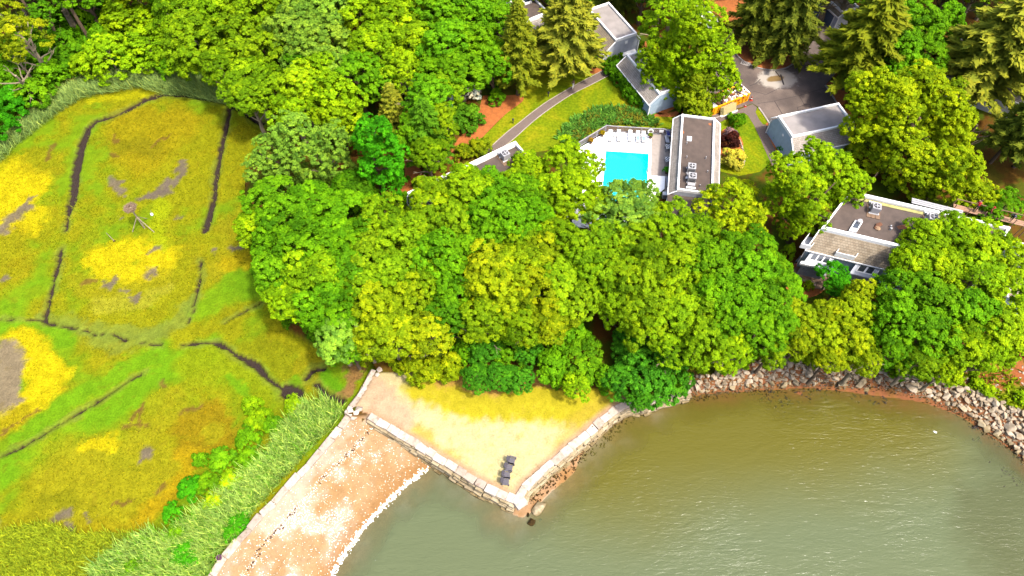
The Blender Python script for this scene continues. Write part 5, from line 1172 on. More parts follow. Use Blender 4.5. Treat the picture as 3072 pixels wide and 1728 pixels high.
# hidden house west of the pool
hh = House((1549, 434), (1226, 588), (1606, 530), UP + 6.0, 'flat-roofed house with white parapets half hidden under trees west of the pool')
hh.shell(.7, 3.4, 3.8, 3.2, M_wall_b, M_roof, M_shing_d, para=.5, ph=.5)
ac_unit(hh, *cI([(1203, 180)])[0], 'white air conditioner on brown pads, on the hidden house nearest the lawn'); ac_unit(hh, *cI([(810, 440)])[0], 'white air conditioner on the hidden house glimpsed through leaves', pallet=True)
ac_unit(hh, *cI([(560, 600)])[0], 'white air conditioner at the mulch end of the hidden house')
# long house on the right
rb = House((3025, 690), (2545, 580), (2450, 683), UP + 6.2, 'long flat-roofed house with brown shingled front slope and patio')
SHEAR[rb.t.name] = rb.sh = .42
FS = (Vector(G(2393, 742, UP + 3.9)) - rb.o).dot(rb.v) - rb.W      # depth of the shingled front slope
print('front slope', FS, 'W', rb.W, 'L', rb.L)
rr = rb.shell(.5, FS, 5.4, 3.9, M_wall_b, M_roof, M_shing, para=.42, ph=.36)
ac_unit(rb, *cB([(1100, 238)])[0], 'white air conditioner on tan pads in the middle of the long house roof'); ac_unit(rb, *cB([(1665, 345)])[0], 'white air conditioner at the builders end of the long house roof')
u, v, z = rb.loc(*cB([(885, 440)])[0], rb.zr)
sk = MB().box((u, v, z + .15), (.9, 1.9, .3), R(4)).build('skylight', M_trim, rb.t); MB().box((u, v - .1, z + .32), (.62, 1.0, .05), R(4)).build('pane', M_glass, sk); MB().lathe([(0, .6), (.28, .58), (.28, .3)], (u, v - .78, z), 12).build('vent_cap', M_metal, sk)
for pts in (cB([(1170, 400), (1300, 385), (1330, 405), (1260, 430), (1180, 425)]), cB([(1150, 465), (1240, 470), (1250, 500), (1180, 495)])):
    sheet('roof_patch', [rb.loc(a, b, rb.zr)[:2] for a, b in pts], rb.zr - UP + .006, M_patch, rb.t)
x, y = G(*cB([(1110, 415)])[0], rb.zr + .2); t = thing('tarpaulin', 'crumpled brown tarpaulin lying on the long house roof', 'tarpaulin', (x, y, rb.zr + .02)); inst(RCK, mat('brown_tarpaulin', col(150, 96, 62), scale=4), 'sheeting', t, (0, 0, .12), (0, 0, .6), (1.6, .9, .35)); inst(RCK, mat('sacking', col(216, 176, 136), scale=4), 'sacking', t, (-.1, -.5, .15), (0, 0, .2), (.8, .7, .35))
x, y = G(*cB([(1245, 455)])[0], rb.zr + .2); t = thing('roof_vent_pair', 'pair of small grey vents on the long house roof', 'roof vent', (x, y, rb.zr)); MB().tube((0, 0, 0), (0, 0, .35), .14, .14, 8).build('vent', M_metal, t); MB().tube((.1, .4, 0), (.1, .4, .35), .1, .1, 8).build('vent', M_metal, t)
tt = MB()
for i in range(9): pass
yl = mat('yellow_underlay', col(232, 226, 140), scale=3)
MB().box((rb.L * .55, .55, rb.zr - UP + .03), (rb.L * .85, .45, .06)).build('underlay_strip', yl, rb.t)
# solariums and balconies on the front slope
def solarium(px0, px1, n, label):
    u0, v0, _ = rb.loc(*px0, UP + 3.5); u1 = rb.loc(*px1, UP + 3.5)[0]
    ua, ub = sorted((u0, u1)); vv = rb.W + FS
    b = MB().profile([(vv - .9, 3.0), (vv + 1.1, 2.6), (vv + 1.1, 2.75), (vv - .9, 4.35)], ua, ub).build('solarium', M_wall_g, rb.t); b['label'] = label
    MB().box(((ua + ub) / 2, vv + 1.05, 1.3), (ub - ua, .1, 2.6)).build('solarium_wall', M_wall_d, rb.t)
    n_ = Vector((0, 1.6, 2.0)).normalized()
    for k in range(n):
        c = ua + (ub - ua) * (k + 1.0) / (n + 1); w = (ub - ua) / (n + 1)
        for sz, mm, e, nm in (((w * .98, 1.75, .06), M_trim, .04, 'window_frame'), ((w * .78, 1.45, .06), M_glass, .075, 'pane')):
            MB().box((c, vv + .1 + n_.y * e, 3.55 + n_.z * e), sz, 0, 0, -math.atan2(1.6, 2.0)).build(nm, mm, b)
solarium(cQ([(300, 200)])[0], cQ([(700, 290)])[0], 3, 'sloping glazed bay with three panes'); solarium(cB([(850, 870)])[0], cB([(1100, 920)])[0], 2, 'sloping glazed bay with two panes')
for p0, p1 in ((cQ([(150, 60)])[0], cQ([(320, 90)])[0]), (cQ([(730, 190)])[0], cQ([(1040, 270)])[0])):
    u0, v0, _ = rb.loc(*p0, UP + 4.6); u1 = rb.loc(*p1, UP + 4.6)[0]; ua, ub = sorted((u0, u1)); vv = rb.W + FS - 1.0
    MB().box(((ua + ub) / 2, vv, 4.0), (ub - ua, 2.0, .12)).build('balcony_floor', M_wall_g, rb.t)
    MB().box(((ua + ub) / 2, vv + 1.0, 4.4), (ub - ua, .08, .8)).build('balcony_rail', M_trim, rb.t)
    for e in (ua, ub): MB().box((e, vv, 4.4), (.08, 2.0, .8)).build('balcony_rail', M_trim, rb.t)
# grey garage with gable end, top
th = House((1908, 104), (1824, 11), (1851, 127), UP + 3.9, 'grey garage with pale flat roof and shingled side slope near the lawn path', 'garage', 'garage')
th.shell(.8, 2.1, 2.9, 2.0, M_wall_g, M_roof_l, M_shing)
MB().box((-.01, th.W * .45, 3.0), (.06, .5, .5)).build('vent_window', M_trim, th.t)
x, y = G(*cH([(1290, 890)])[0], UP + .6); tb = thing('bin_store', 'white louvred bin store against the grey garage gable', 'bin store', (x, y, UP), th.rz); MB().box((0, 0, .5), (.9, 2.4, 1.0)).build('box', M_wall_g, tb); MB().box((-.1, 0, 1.04), (1.2, 2.6, .08), 0, R(-10)).build('lid', M_trim, tb)
for k in range(4): MB().box((-.46, 0, .2 + k * .2), (.04, 2.2, .07)).build('louvre', M_trim, tb)
x, y = G(*cH([(810, 1050)])[0], UP + .3); tb = thing('utility_cabinet', 'small pale utility box between the shrubs by the path', 'utility box', (x, y, UP), th.rz); MB().box((0, 0, .35), (.8, .8, .7)).build('box', M_wall_g, tb); MB().box((0, 0, .72), (.86, .86, .05)).build('lid', M_metal, tb)
# second garage beside it, under the tall tree
he = House((2046, 262), (1946, 147), (1985, 292), UP + 3.6, 'pale-roofed garage with blue wall beside the dark hedge under the tall tree', 'garage', 'garage')
he.shell(.5, 1.5, 3.1, 2.3, M_wall_b, M_roof_l, M_shing_g)
# blue-grey garage right of the lawn
gr = House((2374.5, 413), (2560, 372), (2339, 352), UP + 3.9, 'blue-grey garage with pale roof and diamond window facing the lawn', 'garage', 'garage')
gr.shell(1.9, 1.0, 2.3, 2.8, M_wall_b, M_roof_l, M_shing_g)
u, v, z = 0, gr.W * .42, 2.75; MB().box((-.02, v, z), (.06, .34, .34), 0, 0, R(45)).build('diamond_window', M_trim, gr.t)
x, y = G(*cR([(1052, 1290)])[0], UP + .4); tb = thing('utility_cabinet', 'white cabinet between shrubs at the blue-grey garage gable', 'utility box', (x, y, UP), gr.rz); MB().box((0, 0, .5), (.7, 1.1, 1.0)).build('box', M_metal, tb); MB().box((0, 0, 1.02), (.8, 1.2, .05)).build('lid', M_trim, tb)
# garage with two doors, top right
gt = House((2575, 26), (2500, -40), (2532, 44), UP + 3.2, 'garage with two blue doors at the head of the road', 'garage', 'garage')
gt.shell(.3, .6, 3.0, 2.7, M_wall_g, M_shing, M_shing)
for k in range(3):
    d = MB().box((2.2 + k * 3.1, gt.W + .52, 1.15), (2.5, .08, 2.2)).build('garage_door', mat('blue_door', col(120, 140, 168), var=.08), gt.t); MB().box((2.2 + k * 3.1, gt.W + .50, 1.2), (2.8, .06, 2.45)).build('door_frame', M_trim, gt.t)
# shingled building, top centre
bt = House((1592, -14), (1500, 22), (1630, 46), UP + 6.0, 'dark flat-roofed building with grey shingled slope behind the spruces')
bt.shell(.4, 3.4, 5.0, 3.4, M_wall_d, M_roof, M_shing_g, para=.4)
for k in range(5): MB().box((1.0 + k * 1.3, bt.W + 3.33, 2.3), (.8, .06, 1.4)).build('window', M_glass, bt.t); MB().box((1.65 + k * 1.3, bt.W + 3.33, 2.3), (.18, .09, 1.6)).build('mullion', M_trim, bt.t)
x, y = G(*crop(1400, 0, 320 / 1456)([(815, 25)])[0], bt.zr); t = thing('skylight', 'small white framed skylight on the dark roof behind the spruces', 'skylight', (x, y, bt.zr), bt.rz); MB().box((0, 0, .15), (1.3, 1.3, .3)).build('frame', M_trim, t); MB().box((0, 0, .32), (.9, .9, .06)).build('pane', M_glass, t)
wr_ = House((3130, 176), (2890, 92), (3075, 262), UP + 5.0, 'pinkish white roofed house behind the pale spruces'); wr_.shell(.4, 1.4, 4.2, 3.4, M_wall_g, mat('pinkish_roof', col(240, 216, 206), scale=1), M_shing_g)
bj = House((1322, 142), (1195, 190), (1330, 215), UP + 5.5, 'blue-grey house deep in the shade of the wood'); bj.shell(.4, 1.8, 4.6, 3.6, M_wall_b, M_roof_l, M_shing_g)
bk = House((2150, 62), (2080, -10), (2120, 70), UP + 3.0, 'white flat roof edge showing beside the mulch island', 'garage', 'garage'); bk.shell(.3, .3, 2.6, 2.6, M_wall_g, M_roof_l, M_shing_g)
rc = House((3260, 790), (3048, 732), (3024, 800), UP + 5.2, 'lower dark-roofed wing of the long house at the picture side of the builders'); rc.t['label'] = 'dark flat-roofed house next to the long house beyond the scaffold end'; rc.shell(.5, 3.0, 4.6, 3.6, M_wall_b, M_roof, M_shing, para=.42)
# ------------------------------------------------------------------ swimming pool and its deck
M_deck = mat('white_pool_deck', (.8, .79, .77), var=.05, scale=4, bump=.03); M_conc = mat('grey_concrete', col(220, 206, 196), var=.12, scale=2.5, bump=.04)
P0, P1, P2, P3 = POOL   # NW, NE, SE, SW corners
dz = UP + .12
dk = thing('pool_deck', 'white sunlit paving round the swimming pool', 'paving', (0, 0, 0)); del dk['category']; del dk['label']; dk['kind'] = 'structure'
nw, n1_, ne = G(*cF([(75, 470)])[0], dz), G(*cF([(540, 190)])[0], dz), G(*cF([(1262, 232)])[0], dz)
se, s0, sw = G(1940, 610, dz), G(1900, 690, dz), G(1690, 680, dz); wv = G(1712, 540, dz); mid_e = G(1950, 531, dz)
eN, eS = G(*cP([(1052, 425)])[0], dz), G(*cP([(1045, 940)])[0], dz)
sheet('paving', [nw, n1_, eN, P1, P0], dz, M_deck, dk, .12); sheet('paving', [wv, nw, P0, P3, sw], dz, M_deck, dk, .12)
sheet('paving', [P1, eN, eS, G(*cP([(1225, 945)])[0], dz), G(*cP([(1215, 1100)])[0], dz), se, P2], dz, M_deck, dk, .12); sheet('paving', [P3, P2, se, s0, sw], dz, M_deck, dk, .12)
tag(sheet('terrace', [eN, G(*cP([(1235, 410)])[0], dz), G(*cP([(1310, 380)])[0], dz), G(*cP([(1290, 1200)])[0], dz), G(*cP([(1215, 1230)])[0], dz), G(*cP([(1215, 1100)])[0], dz), G(*cP([(1225, 945)])[0], dz), eS], dz - .004, M_conc, None, .11), kind='structure')
M_basin = mat('turquoise_plaster', (.02, .46, .46), var=.06, scale=2, bump=0)
pb = MB(); bz = .75
pv = [(x, y, dz - .01) for x, y in POOL] + [(x, y, bz) for x, y in POOL]
pb.add(pv, [(4, 5, 6, 7)] + [(i, (i + 1) % 4, 4 + (i + 1) % 4, 4 + i) for i in range(4)])
pl = thing('swimming_pool', 'turquoise rectangular swimming pool in the white deck', 'pool', (0, 0, 0)); pb.build('basin', M_basin, pl)
m, t, N, L, P = nodes('pool_water'); P.inputs['Base Color'].default_value = (.0, .5, .48, 1); P.inputs['Alpha'].default_value = .62; P.inputs['Roughness'].default_value = .08; P.inputs['Specular IOR Level'].default_value = .5
tcx = N.new('ShaderNodeTexCoord'); nn = N.new('ShaderNodeTexNoise'); nn.inputs['Scale'].default_value = 2.2; nn.inputs['Detail'].default_value = 3; L.new(tcx.outputs['Object'], nn.inputs[0]); bp = N.new('ShaderNodeBump'); bp.inputs['Strength'].default_value = .12; bp.inputs['Distance'].default_value = .08; L.new(nn.outputs[0], bp.inputs['Height']); L.new(bp.outputs[0], P.inputs['Normal'])
sheet('water', POOL, dz - .16, m, pl)
M_tile = mat('waterline_tile', col(90, 130, 140), scale=8)
for a, b in ((P0, P1), (P1, P2), (P2, P3), (P3, P0)):
    pass
# pool fence
M_fen = mat('weathered_white_fence', (.17, .165, .18), var=.1, scale=3)
ft = thing('pool_fence', 'white picket fence along the north and west sides of the pool deck', 'fence', (*G(*cF([(535, 185)])[0], UP), UP)); fo = ft.location
fl = [G(a, b, UP + 1.25) for a, b in cF([(20, 640), (62, 480), (80, 365), (235, 270), (385, 180), (535, 88), (725, 104), (920, 115), (1110, 126), (1305, 138), (1395, 142), (1456, 146)]) + cP([(1305, 375)])]
for i, (a, b) in enumerate(zip(fl, fl[1:])):
    ang = math.atan2(b[1] - a[1], b[0] - a[0]); l = math.hypot(b[0] - a[0], b[1] - a[1]); cx, cy = (a[0] + b[0]) / 2 - fo[0], (a[1] + b[1]) / 2 - fo[1]
    MB().box((a[0] - fo[0], a[1] - fo[1], .65), (.13, .13, 1.35), ang).build('post', M_fen, ft)
    MB().box((cx, cy, 1.24), (l, .12, .08), ang).build('top_rail', M_fen, ft); MB().box((cx, cy, .25), (l, .06, .08), ang).build('bottom_rail', M_fen, ft)
    if i == 9:
        for sg in (1, -1): MB().box((cx, cy, .72), (math.hypot(l, .85), .05, .08), ang, sg * math.atan2(.85, l)).build('gate_brace', M_fen, ft)
    pk = MB(); n = int(l / .14)
    for k in range(1, n): f = k / n; pk.box((a[0] + (b[0] - a[0]) * f - fo[0], a[1] + (b[1] - a[1]) * f - fo[1], .72), (.05, .03, .96), ang)
    tag(pk.build('pickets', M_fen, ft), kind='stuff')
x, y = G(*cF([(1425, 172)])[0], UP + .9); t = thing('notice_board', 'white notice board hanging on the pool gate', 'sign', (x, y - .05, UP + .12), R(-4)); MB().box((0, -.06, .75), (.62, .04, .45)).build('board', M_trim, t); MB().box((-.2, -.02, .4), (.05, .05, .8)).box((.2, -.02, .4), (.05, .05, .8)).build('stakes', M_metal, t)
x, y = G(*cF([(1245, 188)])[0], UP + .8); t = thing('life_ring', 'white life ring on a stand beside the pool gate', 'life ring', (x, y, dz), 0)
b = MB(); n, mseg = 16, 6
for i in range(n):
    for j in range(mseg):
        A, B = 2 * math.pi * i / n, 2 * math.pi * j / mseg; rr_ = .36 + .1 * math.cos(B); b.v.append((rr_ * math.cos(A), -.12 + .1 * math.sin(B), .85 + rr_ * math.sin(A)))
b.f += [(i * mseg + j, i * mseg + (j + 1) % mseg, ((i + 1) % n) * mseg + (j + 1) % mseg, ((i + 1) % n) * mseg + j) for i in range(n) for j in range(mseg)]
b.build('ring', M_trim, t); MB().box((0, 0, .6), (.08, .06, 1.2)).build('stand_post', M_metal, t); MB().box((0, 0, .03), (.5, .5, .06)).build('stand_foot', M_metal, t)
# loungers
M_sling = mat('white_sling', (.34, .34, .34), var=.05); M_bsling = mat('pale_blue_towel', col(190, 220, 236), var=.1)
M_lfr = mat('shadow_outline_frame', (.06, .06, .065), var=.1)  # frame toned dark to paint the loungers' shadow outlines on the white deck
def lounger(px, py, label, rz=0, group=None, towel=None, slm=None):
    x, y = G(px, py, dz + .3); t = thing('sun_lounger', label, 'sun lounger', (x, y, dz), rz, group)
    f = MB()
    for sx in (-.3, .3): f.box((sx, -.3, .3), (.05, 1.35, .06))
    f.box((0, -.95, .3), (.65, .05, .06)); f.build('frame', M_lfr, t)
    MB().box((0, -.3, .345), (.58, 1.3, .03)).build('seat', slm or M_sling, t); MB().box((0, .62, .56), (.58, .75, .04), 0, 0, R(38)).build('backrest', slm or M_sling, t)
    for sx in (-.28, .28):
        for sy in (-.85, .3): MB().box((sx, sy, .14), (.05, .05, .29)).build('leg', M_lfr, t)
    if towel: MB().box((0, -.2, .372), (.45, .8, .02)).build('towel', towel, t)
    return t
for i, (a, b) in enumerate([(600, 265), (735, 265), (920, 270), (1045, 280)]): lounger(*cF([(a, b)])[0], 'white sling sun lounger in the row facing the pool', R(-3), 'loungers in the pool row', M_bsling if i == 3 else None)
lounger(*cF([(1136, 285)])[0], 'white sun lounger with pale blue towel at the end of the pool row', R(-3), None, M_bsling)
def side_table(px, py, label, group):
    x, y = G(px, py, dz + .4); t = thing('side_table', label, 'side table', (x, y, dz), 0, group); MB().box((0, 0, .42), (.5, .5, .04)).build('table_top', M_trim, t)
    for a in (-.2, .2):
        for b_ in (-.2, .2): MB().box((a, b_, .2), (.05, .05, .41)).build('leg', M_metal, t)
for a, b in ((668, 238), (977, 245)): side_table(*cF([(a, b)])[0], 'small white side table between two loungers', 'poolside tables')
M_flower = mat('yellow_petals', col(236, 200, 20), var=.4, scale=14); M_pot = mat('terracotta_pot', col(150, 110, 90), scale=5)
def planter(px, py, label, kind, rad=.4, fc=None, hgt=.55):
    x, y = G(px, py, dz + .7); t = thing('potted_plant', label, 'potted plant', (x, y, dz)); MB().lathe([(0, 0), (.18, 0), (.26, hgt), (.22, hgt), (0, hgt - .06)]).build('pot', M_pot, t)
    c = link('foliage', SHR[0], t, (0, 0, hgt + .1), (0, 0, 1), (rad, rad, rad)); c.color = fc or jitter(PALETTE[kind])
planter(*cF([(475, 210)])[0], 'pot of yellow flowers at the bend of the pool fence', 'gold', .45, (*col(226, 196, 10), 1)); planter(*cF([(290, 325)])[0], 'pot of orange and yellow flowers halfway along the angled pool fence', 'gold', .42, (*col(230, 180, 40), 1)); planter(*cF([(1255, 240)])[0], 'small potted plant in front of the life ring', 'olive', .36)
planter(*cP([(1248, 870)])[0], 'bright green potted shrub on the pool house terrace', 'vivid', .55)
# things along the pool house terrace
lounger(*cP([(1262, 425)])[0], 'grey sling chair with a blue towel against the pool house', R(180), None, mat('blue_towel', col(20, 60, 230)), M_wall_g); lounger(*cP([(1250, 500)])[0], 'white-grey sling chair beside the checkered tables', R(180), None, None, M_wall_g)
m, t_, N, L, P = nodes('checkered_top'); tcx = N.new('ShaderNodeTexCoord'); ck = N.new('ShaderNodeTexChecker'); ck.inputs['Scale'].default_value = 5.0; ck.inputs['Color1'].default_value = (.02, .02, .025, 1); ck.inputs['Color2'].default_value = (.45, .46, .47, 1); L.new(tcx.outputs['Object'], ck.inputs[0]); L.new(ck.outputs[0], P.inputs['Base Color']); M_check = m
for (a, b), lb in zip(cP([(1270, 578), (1265, 737)]), ('black and white checkered table next to the sling chairs', 'black and white checkered table next to the green potted shrub')):
    x, y = G(a, b, dz + .7); t = thing('game_table', lb, 'table', (x, y, dz)); MB().box((0, 0, .72), (.95, .95, .04)).build('table_top', M_check, t)
    for sx in (-.38, .38):
        for sy in (-.38, .38): MB().box((sx, sy, .35), (.06, .06, .7)).build('leg', M_metal, t)
x, y = G(*cP([(1256, 1010)])[0], dz + .4); t = thing('bench', 'grey slatted bench against the pool house wall', 'bench', (x, y, dz), R(90))
for k in range(4): MB().box((0, -.18 + k * .12, .44), (1.7, .09, .04)).build('seat_slat', M_wall_g, t)
for k in range(2): MB().box((0, -.26, .62 + k * .18), (1.7, .04, .1)).build('back_slat', M_wall_g, t)
for sx in (-.75, .75): MB().box((sx, 0, .21), (.07, .45, .42)).build('leg', M_metal, t)
x, y = G(*cP([(1212, 1185)])[0], dz + .4); t = thing('litter_bin', 'white boxy bin at the south end of the terrace', 'bin', (x, y, dz)); MB().box((0, 0, .4), (.5, .55, .8)).build('body', M_metal, t); MB().box((0, 0, .83), (.56, .6, .07)).build('lid', M_trim, t)
def ladder(p, q, label):
    x, y = G(*p, dz); t = thing('pool_ladder', label, 'pool ladder', (x, y, dz), q)
    for s_ in (-.25, .25):
        b = MB(); pts = [Vector((.35, s_, 0)), Vector((.3, s_, .6)), Vector((.05, s_, .8)), Vector((-.2, s_, .6)), Vector((-.25, s_, -.9))]
        for a_, c_ in zip(pts, pts[1:]): b.tube(a_, c_, .03, .03, 6)
        b.build('handrail', M_metal, t)
    for k in range(3): MB().box((-.25, 0, -.15 - k * .28), (.1, .5, .03)).build('rung', M_metal, t)
ladder(cP([(1022, 890)])[0], 0, 'chrome handrail ladder on the terrace side of the pool'); ladder(cP([(462, 850)])[0], math.pi, 'chrome handrail ladder on the tree side of the pool')
x, y = G(1842, 657, dz + 2.2); t = thing('parasol', 'blue parasol under the trees south of the pool', 'parasol', (x, y, dz)); MB().lathe([(0, 2.6), (.7, 2.3), (1.3, 1.95), (1.3, 1.9), (.7, 2.24), (0, 2.52)], n=8).build('canopy', mat('blue_canvas', col(40, 110, 230)), t); MB().tube((0, 0, 0), (0, 0, 2.5), .03, .03, 8).build('pole', M_metal, t); MB().lathe([(0, .1), (.3, .08), (.3, 0)]).build('base', M_metal, t)
# stone edging of the shrub bed
for i, (a, b) in enumerate(resample(smooth_line(cP([(2150, 500), (2170, 560), (2195, 640), (2210, 720), (2200, 790), (2180, 830)]), 4), 4.6)):
    x, y = G(a, b, UP + .1); t = thing('edging_stone', 'rounded pale stone edging the flower bed by the pool house', 'stone', (x, y, UP), 0, 'bed edging stones'); inst(RCK, M_rip, 'stone', t, (0, 0, .1), (0, 0, i * 1.3), (.42, .36, .3))

# ------------------------------------------------------------------ orange dumpster with rubbish, plywood, cones
A = Vector(G(*cD([(545, 1130)])[0], UP + 1.5)); B = Vector(G(*cD([(1990, 535)])[0], UP + 1.5)); d = B - A; DL = d.length; drz = math.atan2(d.y, d.x); DW = 2.4
dt = thing('dumpster', 'orange open-top dumpster heaped with building rubbish, lettered HENNYHILL', 'dumpster', (A.x, A.y, UP + .03), drz)
M_or = mat('orange_paint', (.62, .26, .0), rough=.6, var=.14, scale=2, bump=.04); M_red = mat('red_letter_paint', col(196, 30, 10), var=.1); M_blk = mat('black_letter_paint', col(60, 40, 10), var=.1)
MB().box((DL / 2, DW / 2, .12), (DL, DW, .24)).build('floor', M_or, dt)
for v_ in (0.05, DW - .05): MB().box((DL / 2, v_, .8), (DL, .08, 1.36)).build('side_wall', M_or, dt); MB().box((DL / 2, v_, 1.5), (DL + .06, .14, .12)).build('rim', M_or, dt)
for u_ in (0.05, DL - .05): MB().box((u_, DW / 2, .8), (.08, DW - .2, 1.36)).build('end_wall', M_or, dt); MB().box((u_, DW / 2, 1.5), (.14, DW - .16, .12)).build('rim', mat('white_dust', (.75, .73, .7)), dt)
for k in range(9): MB().box((.3 + k * (DL - .6) / 8, -.04, .78), (.12, .1, 1.3)).build('rib', M_or, dt)
for w_ in (.7, DL - .7): MB().tube((w_, .1, .02), (w_, DW - .1, .02), .1, .1, 10).build('roller', M_black, dt)
def text(s, size, u, z, m, parent, spread, nm='lettering'):
    for i, ch in enumerate(s):
        if ch == ' ': continue
        cu = bpy.data.curves.new('lettering', 'FONT'); cu.body = ch; cu.size = size; cu.extrude = .012; cu.align_x = 'CENTER'
        tmp = bpy.data.objects.new('tmp', cu); C.objects.link(tmp); dg = bpy.context.evaluated_depsgraph_get(); me = bpy.data.meshes.new_from_object(tmp.evaluated_get(dg)); bpy.data.objects.remove(tmp, do_unlink=True)
        me.materials.clear(); me.materials.append(m)
        link(nm, me, parent, (u + i * spread, -.10, z), (R(90), 0, 0))
text('HENNYHILL', .62, DL * .30, .95, M_red, dt, DL * .074); text('7030', .5, DL * .655, .38, M_blk, dt, DL * .085); text('1', .5, DL * .14, .7, M_blk, dt, .6); text('1', .5, DL * .13, .3, M_blk, dt, .6)
tr = random.Random(4); junk_m = [mat('broken_timber', col(206, 150, 100), scale=5), mat('plaster_bits', (.75, .74, .72)), mat('dark_rubbish', col(84, 70, 76)), mat('red_brown_rubbish', col(190, 100, 54)), mat('tan_board', col(222, 184, 140))]
for mi, jm in enumerate(junk_m):
    b = MB()
    for k in range(60):
        u_, v_ = tr.uniform(.3, DL - .3), tr.uniform(.25, DW - .25); z_ = 1.15 + .55 * (1 - abs(v_ / DW * 2 - 1)) * (u_ / DL * .7 + .3) + tr.uniform(-.1, .15)
        b.box((u_, v_, z_), (tr.uniform(.25, 1.1), tr.uniform(.12, .45), tr.uniform(.04, .25)), tr.uniform(0, 3.1), tr.uniform(-.5, .5), tr.uniform(-.5, .5))
    tag(b.build('rubbish', jm, dt), kind='stuff')
x, y = G(*cD([(1150, 1330)])[0], UP); t = thing('plywood_stack', 'pale plywood sheets leaning against the orange dumpster', 'plywood', (x, y, UP + .03), drz); M_ply = mat('plywood', col(250, 232, 160), var=.08, scale=3, bump=.03)
for k in range(4): MB().box((-.1 * k, .16 + .1 * k, .72), (2.4, .04, 1.35), 0, 0, R(-18)).build('sheet', M_ply, t)
p0, p1 = G(*cD([(800, 1440)])[0], UP + .1), G(*cD([(1490, 1195)])[0], UP + .1); t = thing('timber_beam', 'long white timber lying in front of the plywood', 'timber', (*p0, UP + .03)); dd_ = (p1[0] - p0[0], p1[1] - p0[1]); MB().box((dd_[0] / 2, dd_[1] / 2, .08), (math.hypot(*dd_), .14, .14), math.atan2(dd_[1], dd_[0])).box((dd_[0] / 2, dd_[1] / 2 - .16, .05), (math.hypot(*dd_) * .9, .1, .09), math.atan2(dd_[1], dd_[0])).build('beam', M_trim, t)
M_cone = mat('orange_cone_plastic', col(246, 80, 50), rough=.5)
for (a, b), lb, s_ in zip(cD([(2005, 800), (1780, 1050)]), ('orange traffic cone at the corner of the dumpster', 'small red traffic cone on the path beside the dumpster'), (1.1, .8)):
    x, y = G(a, b, UP); t = thing('traffic_cone', lb, 'traffic cone', (x, y, UP + .03)); MB().lathe([(.22 * s_, .03), (.16 * s_, .05), (.05 * s_, .7 * s_), (0, .7 * s_)]).build('cone', M_cone, t); MB().box((0, 0, .02), (.48 * s_, .48 * s_, .04)).build('foot', M_cone, t); MB().lathe([(.125 * s_, .3 * s_), (.095 * s_, .45 * s_)]).build('band', M_trim, t)
x, y = G(*cR([(762, 615)])[0], UP); t = thing('drain_grate', 'catch basin grate beside the kerb of the mulch island', 'drain', (x, y, UP + .03), R(-25)); MB().box((0, 0, .02), (1.5, .9, .05)).build('frame', M_kerb, t)
for k in range(5): MB().box((-.5 + k * .25, 0, .05), (.1, .6, .03)).build('bar', M_black, t)
# path lights
for (a, b), lb in zip(cT([(591, 700), (336, 893)]), ('black bollard light on the lawn path, nearer the walker', 'black bollard light on the lawn path, nearer the hidden house')):
    x, y = G(a, b, UP); t = thing('path_light', lb, 'path light', (x, y, UP)); MB().tube((0, 0, 0), (0, 0, .7), .07, .07, 8).build('post', M_black, t); MB().lathe([(0, .95), (.16, .9), (.16, .68), (0, .66)], n=10).build('lamp_head', M_black, t)

# ------------------------------------------------------------------ patio of the long house
pv_ = [G(a, b, UP) for a, b in cQ([(30, 400), (70, 320), (300, 370), (640, 470), (600, 700), (560, 760), (400, 740), (380, 640), (40, 600)])]
M_pav = mat('patio_flagstone', col(178, 146, 118), var=.2, scale=3); M_joint = mat('patio_joint', col(196, 176, 150), scale=4)
pt = sheet('patio', pv_, UP + .02, M_joint); tag(pt, kind='structure')
slab_me = {}
ca, sa = math.cos(rb.rz), math.sin(rb.rz); c0 = pv_[0]
for i in range(-16, 17):
    for j in range(-16, 17):
        lx, ly = i * .92 + (.46 if j % 2 else 0), j * .92; x, y = c0[0] + lx * ca - ly * sa, c0[1] + lx * sa + ly * ca
        if inside(np.array([x]), np.array([y]), pv_)[0]:
            if 'm' not in slab_me: slab_me['m'] = MB().box((0, 0, 0), (.88, .88, .05)).mesh('paving_slab', M_pav)
            link('paving_slab', slab_me['m'], pt, (x, y, UP + .035 + srng.uniform(-.006, .006)), (0, 0, rb.rz))
def patio_chair(px, py, rz, label, group, m):
    x, y = G(px, py, UP + .45); t = thing('garden_chair', label, 'chair', (x, y, UP + .06), rz, group); MB().box((0, 0, .42), (.58, .55, .06)).build('seat', m, t); MB().box((0, .3, .72), (.58, .06, .6), 0, 0, R(-14)).build('backrest', m, t)
    for sx in (-.25, .25):
        MB().box((sx, 0, .58), (.05, .5, .04)).build('armrest', m, t)
        for sy in (-.22, .22): MB().box((sx, sy, .2), (.045, .045, .4)).build('leg', m, t)
M_beige = mat('beige_cushion', col(216, 206, 190))
for a, b in ((245, 330), (310, 350), (475, 400)): patio_chair(*cQ([(a, b)])[0], rb.rz + math.pi, 'beige cushioned garden chair under the scalloped awning', 'patio chairs under the awning', M_beige)
patio_chair(*cQ([(140, 290)])[0], rb.rz + 2.6, 'grey metal garden chair at the end of the patio', None, M_wall_d); patio_chair(*cQ([(30, 380)])[0], rb.rz + 1.5, 'orange wooden garden chair at the west edge of the patio', None, mat('orange_wood', col(226, 110, 50)))
x, y = G(*cQ([(440, 440)])[0], UP + .7); t = thing('patio_table', 'dark rectangular table on the shaded patio', 'table', (x, y, UP + .06), rb.rz); MB().box((0, 0, .7), (2.3, 1.3, .06)).build('table_top', M_wall_d, t)
for sx in (-1, 1):
    for sy in (-.5, .5): MB().box((sx, sy, .34), (.08, .08, .68)).build('leg', M_wall_d, t)
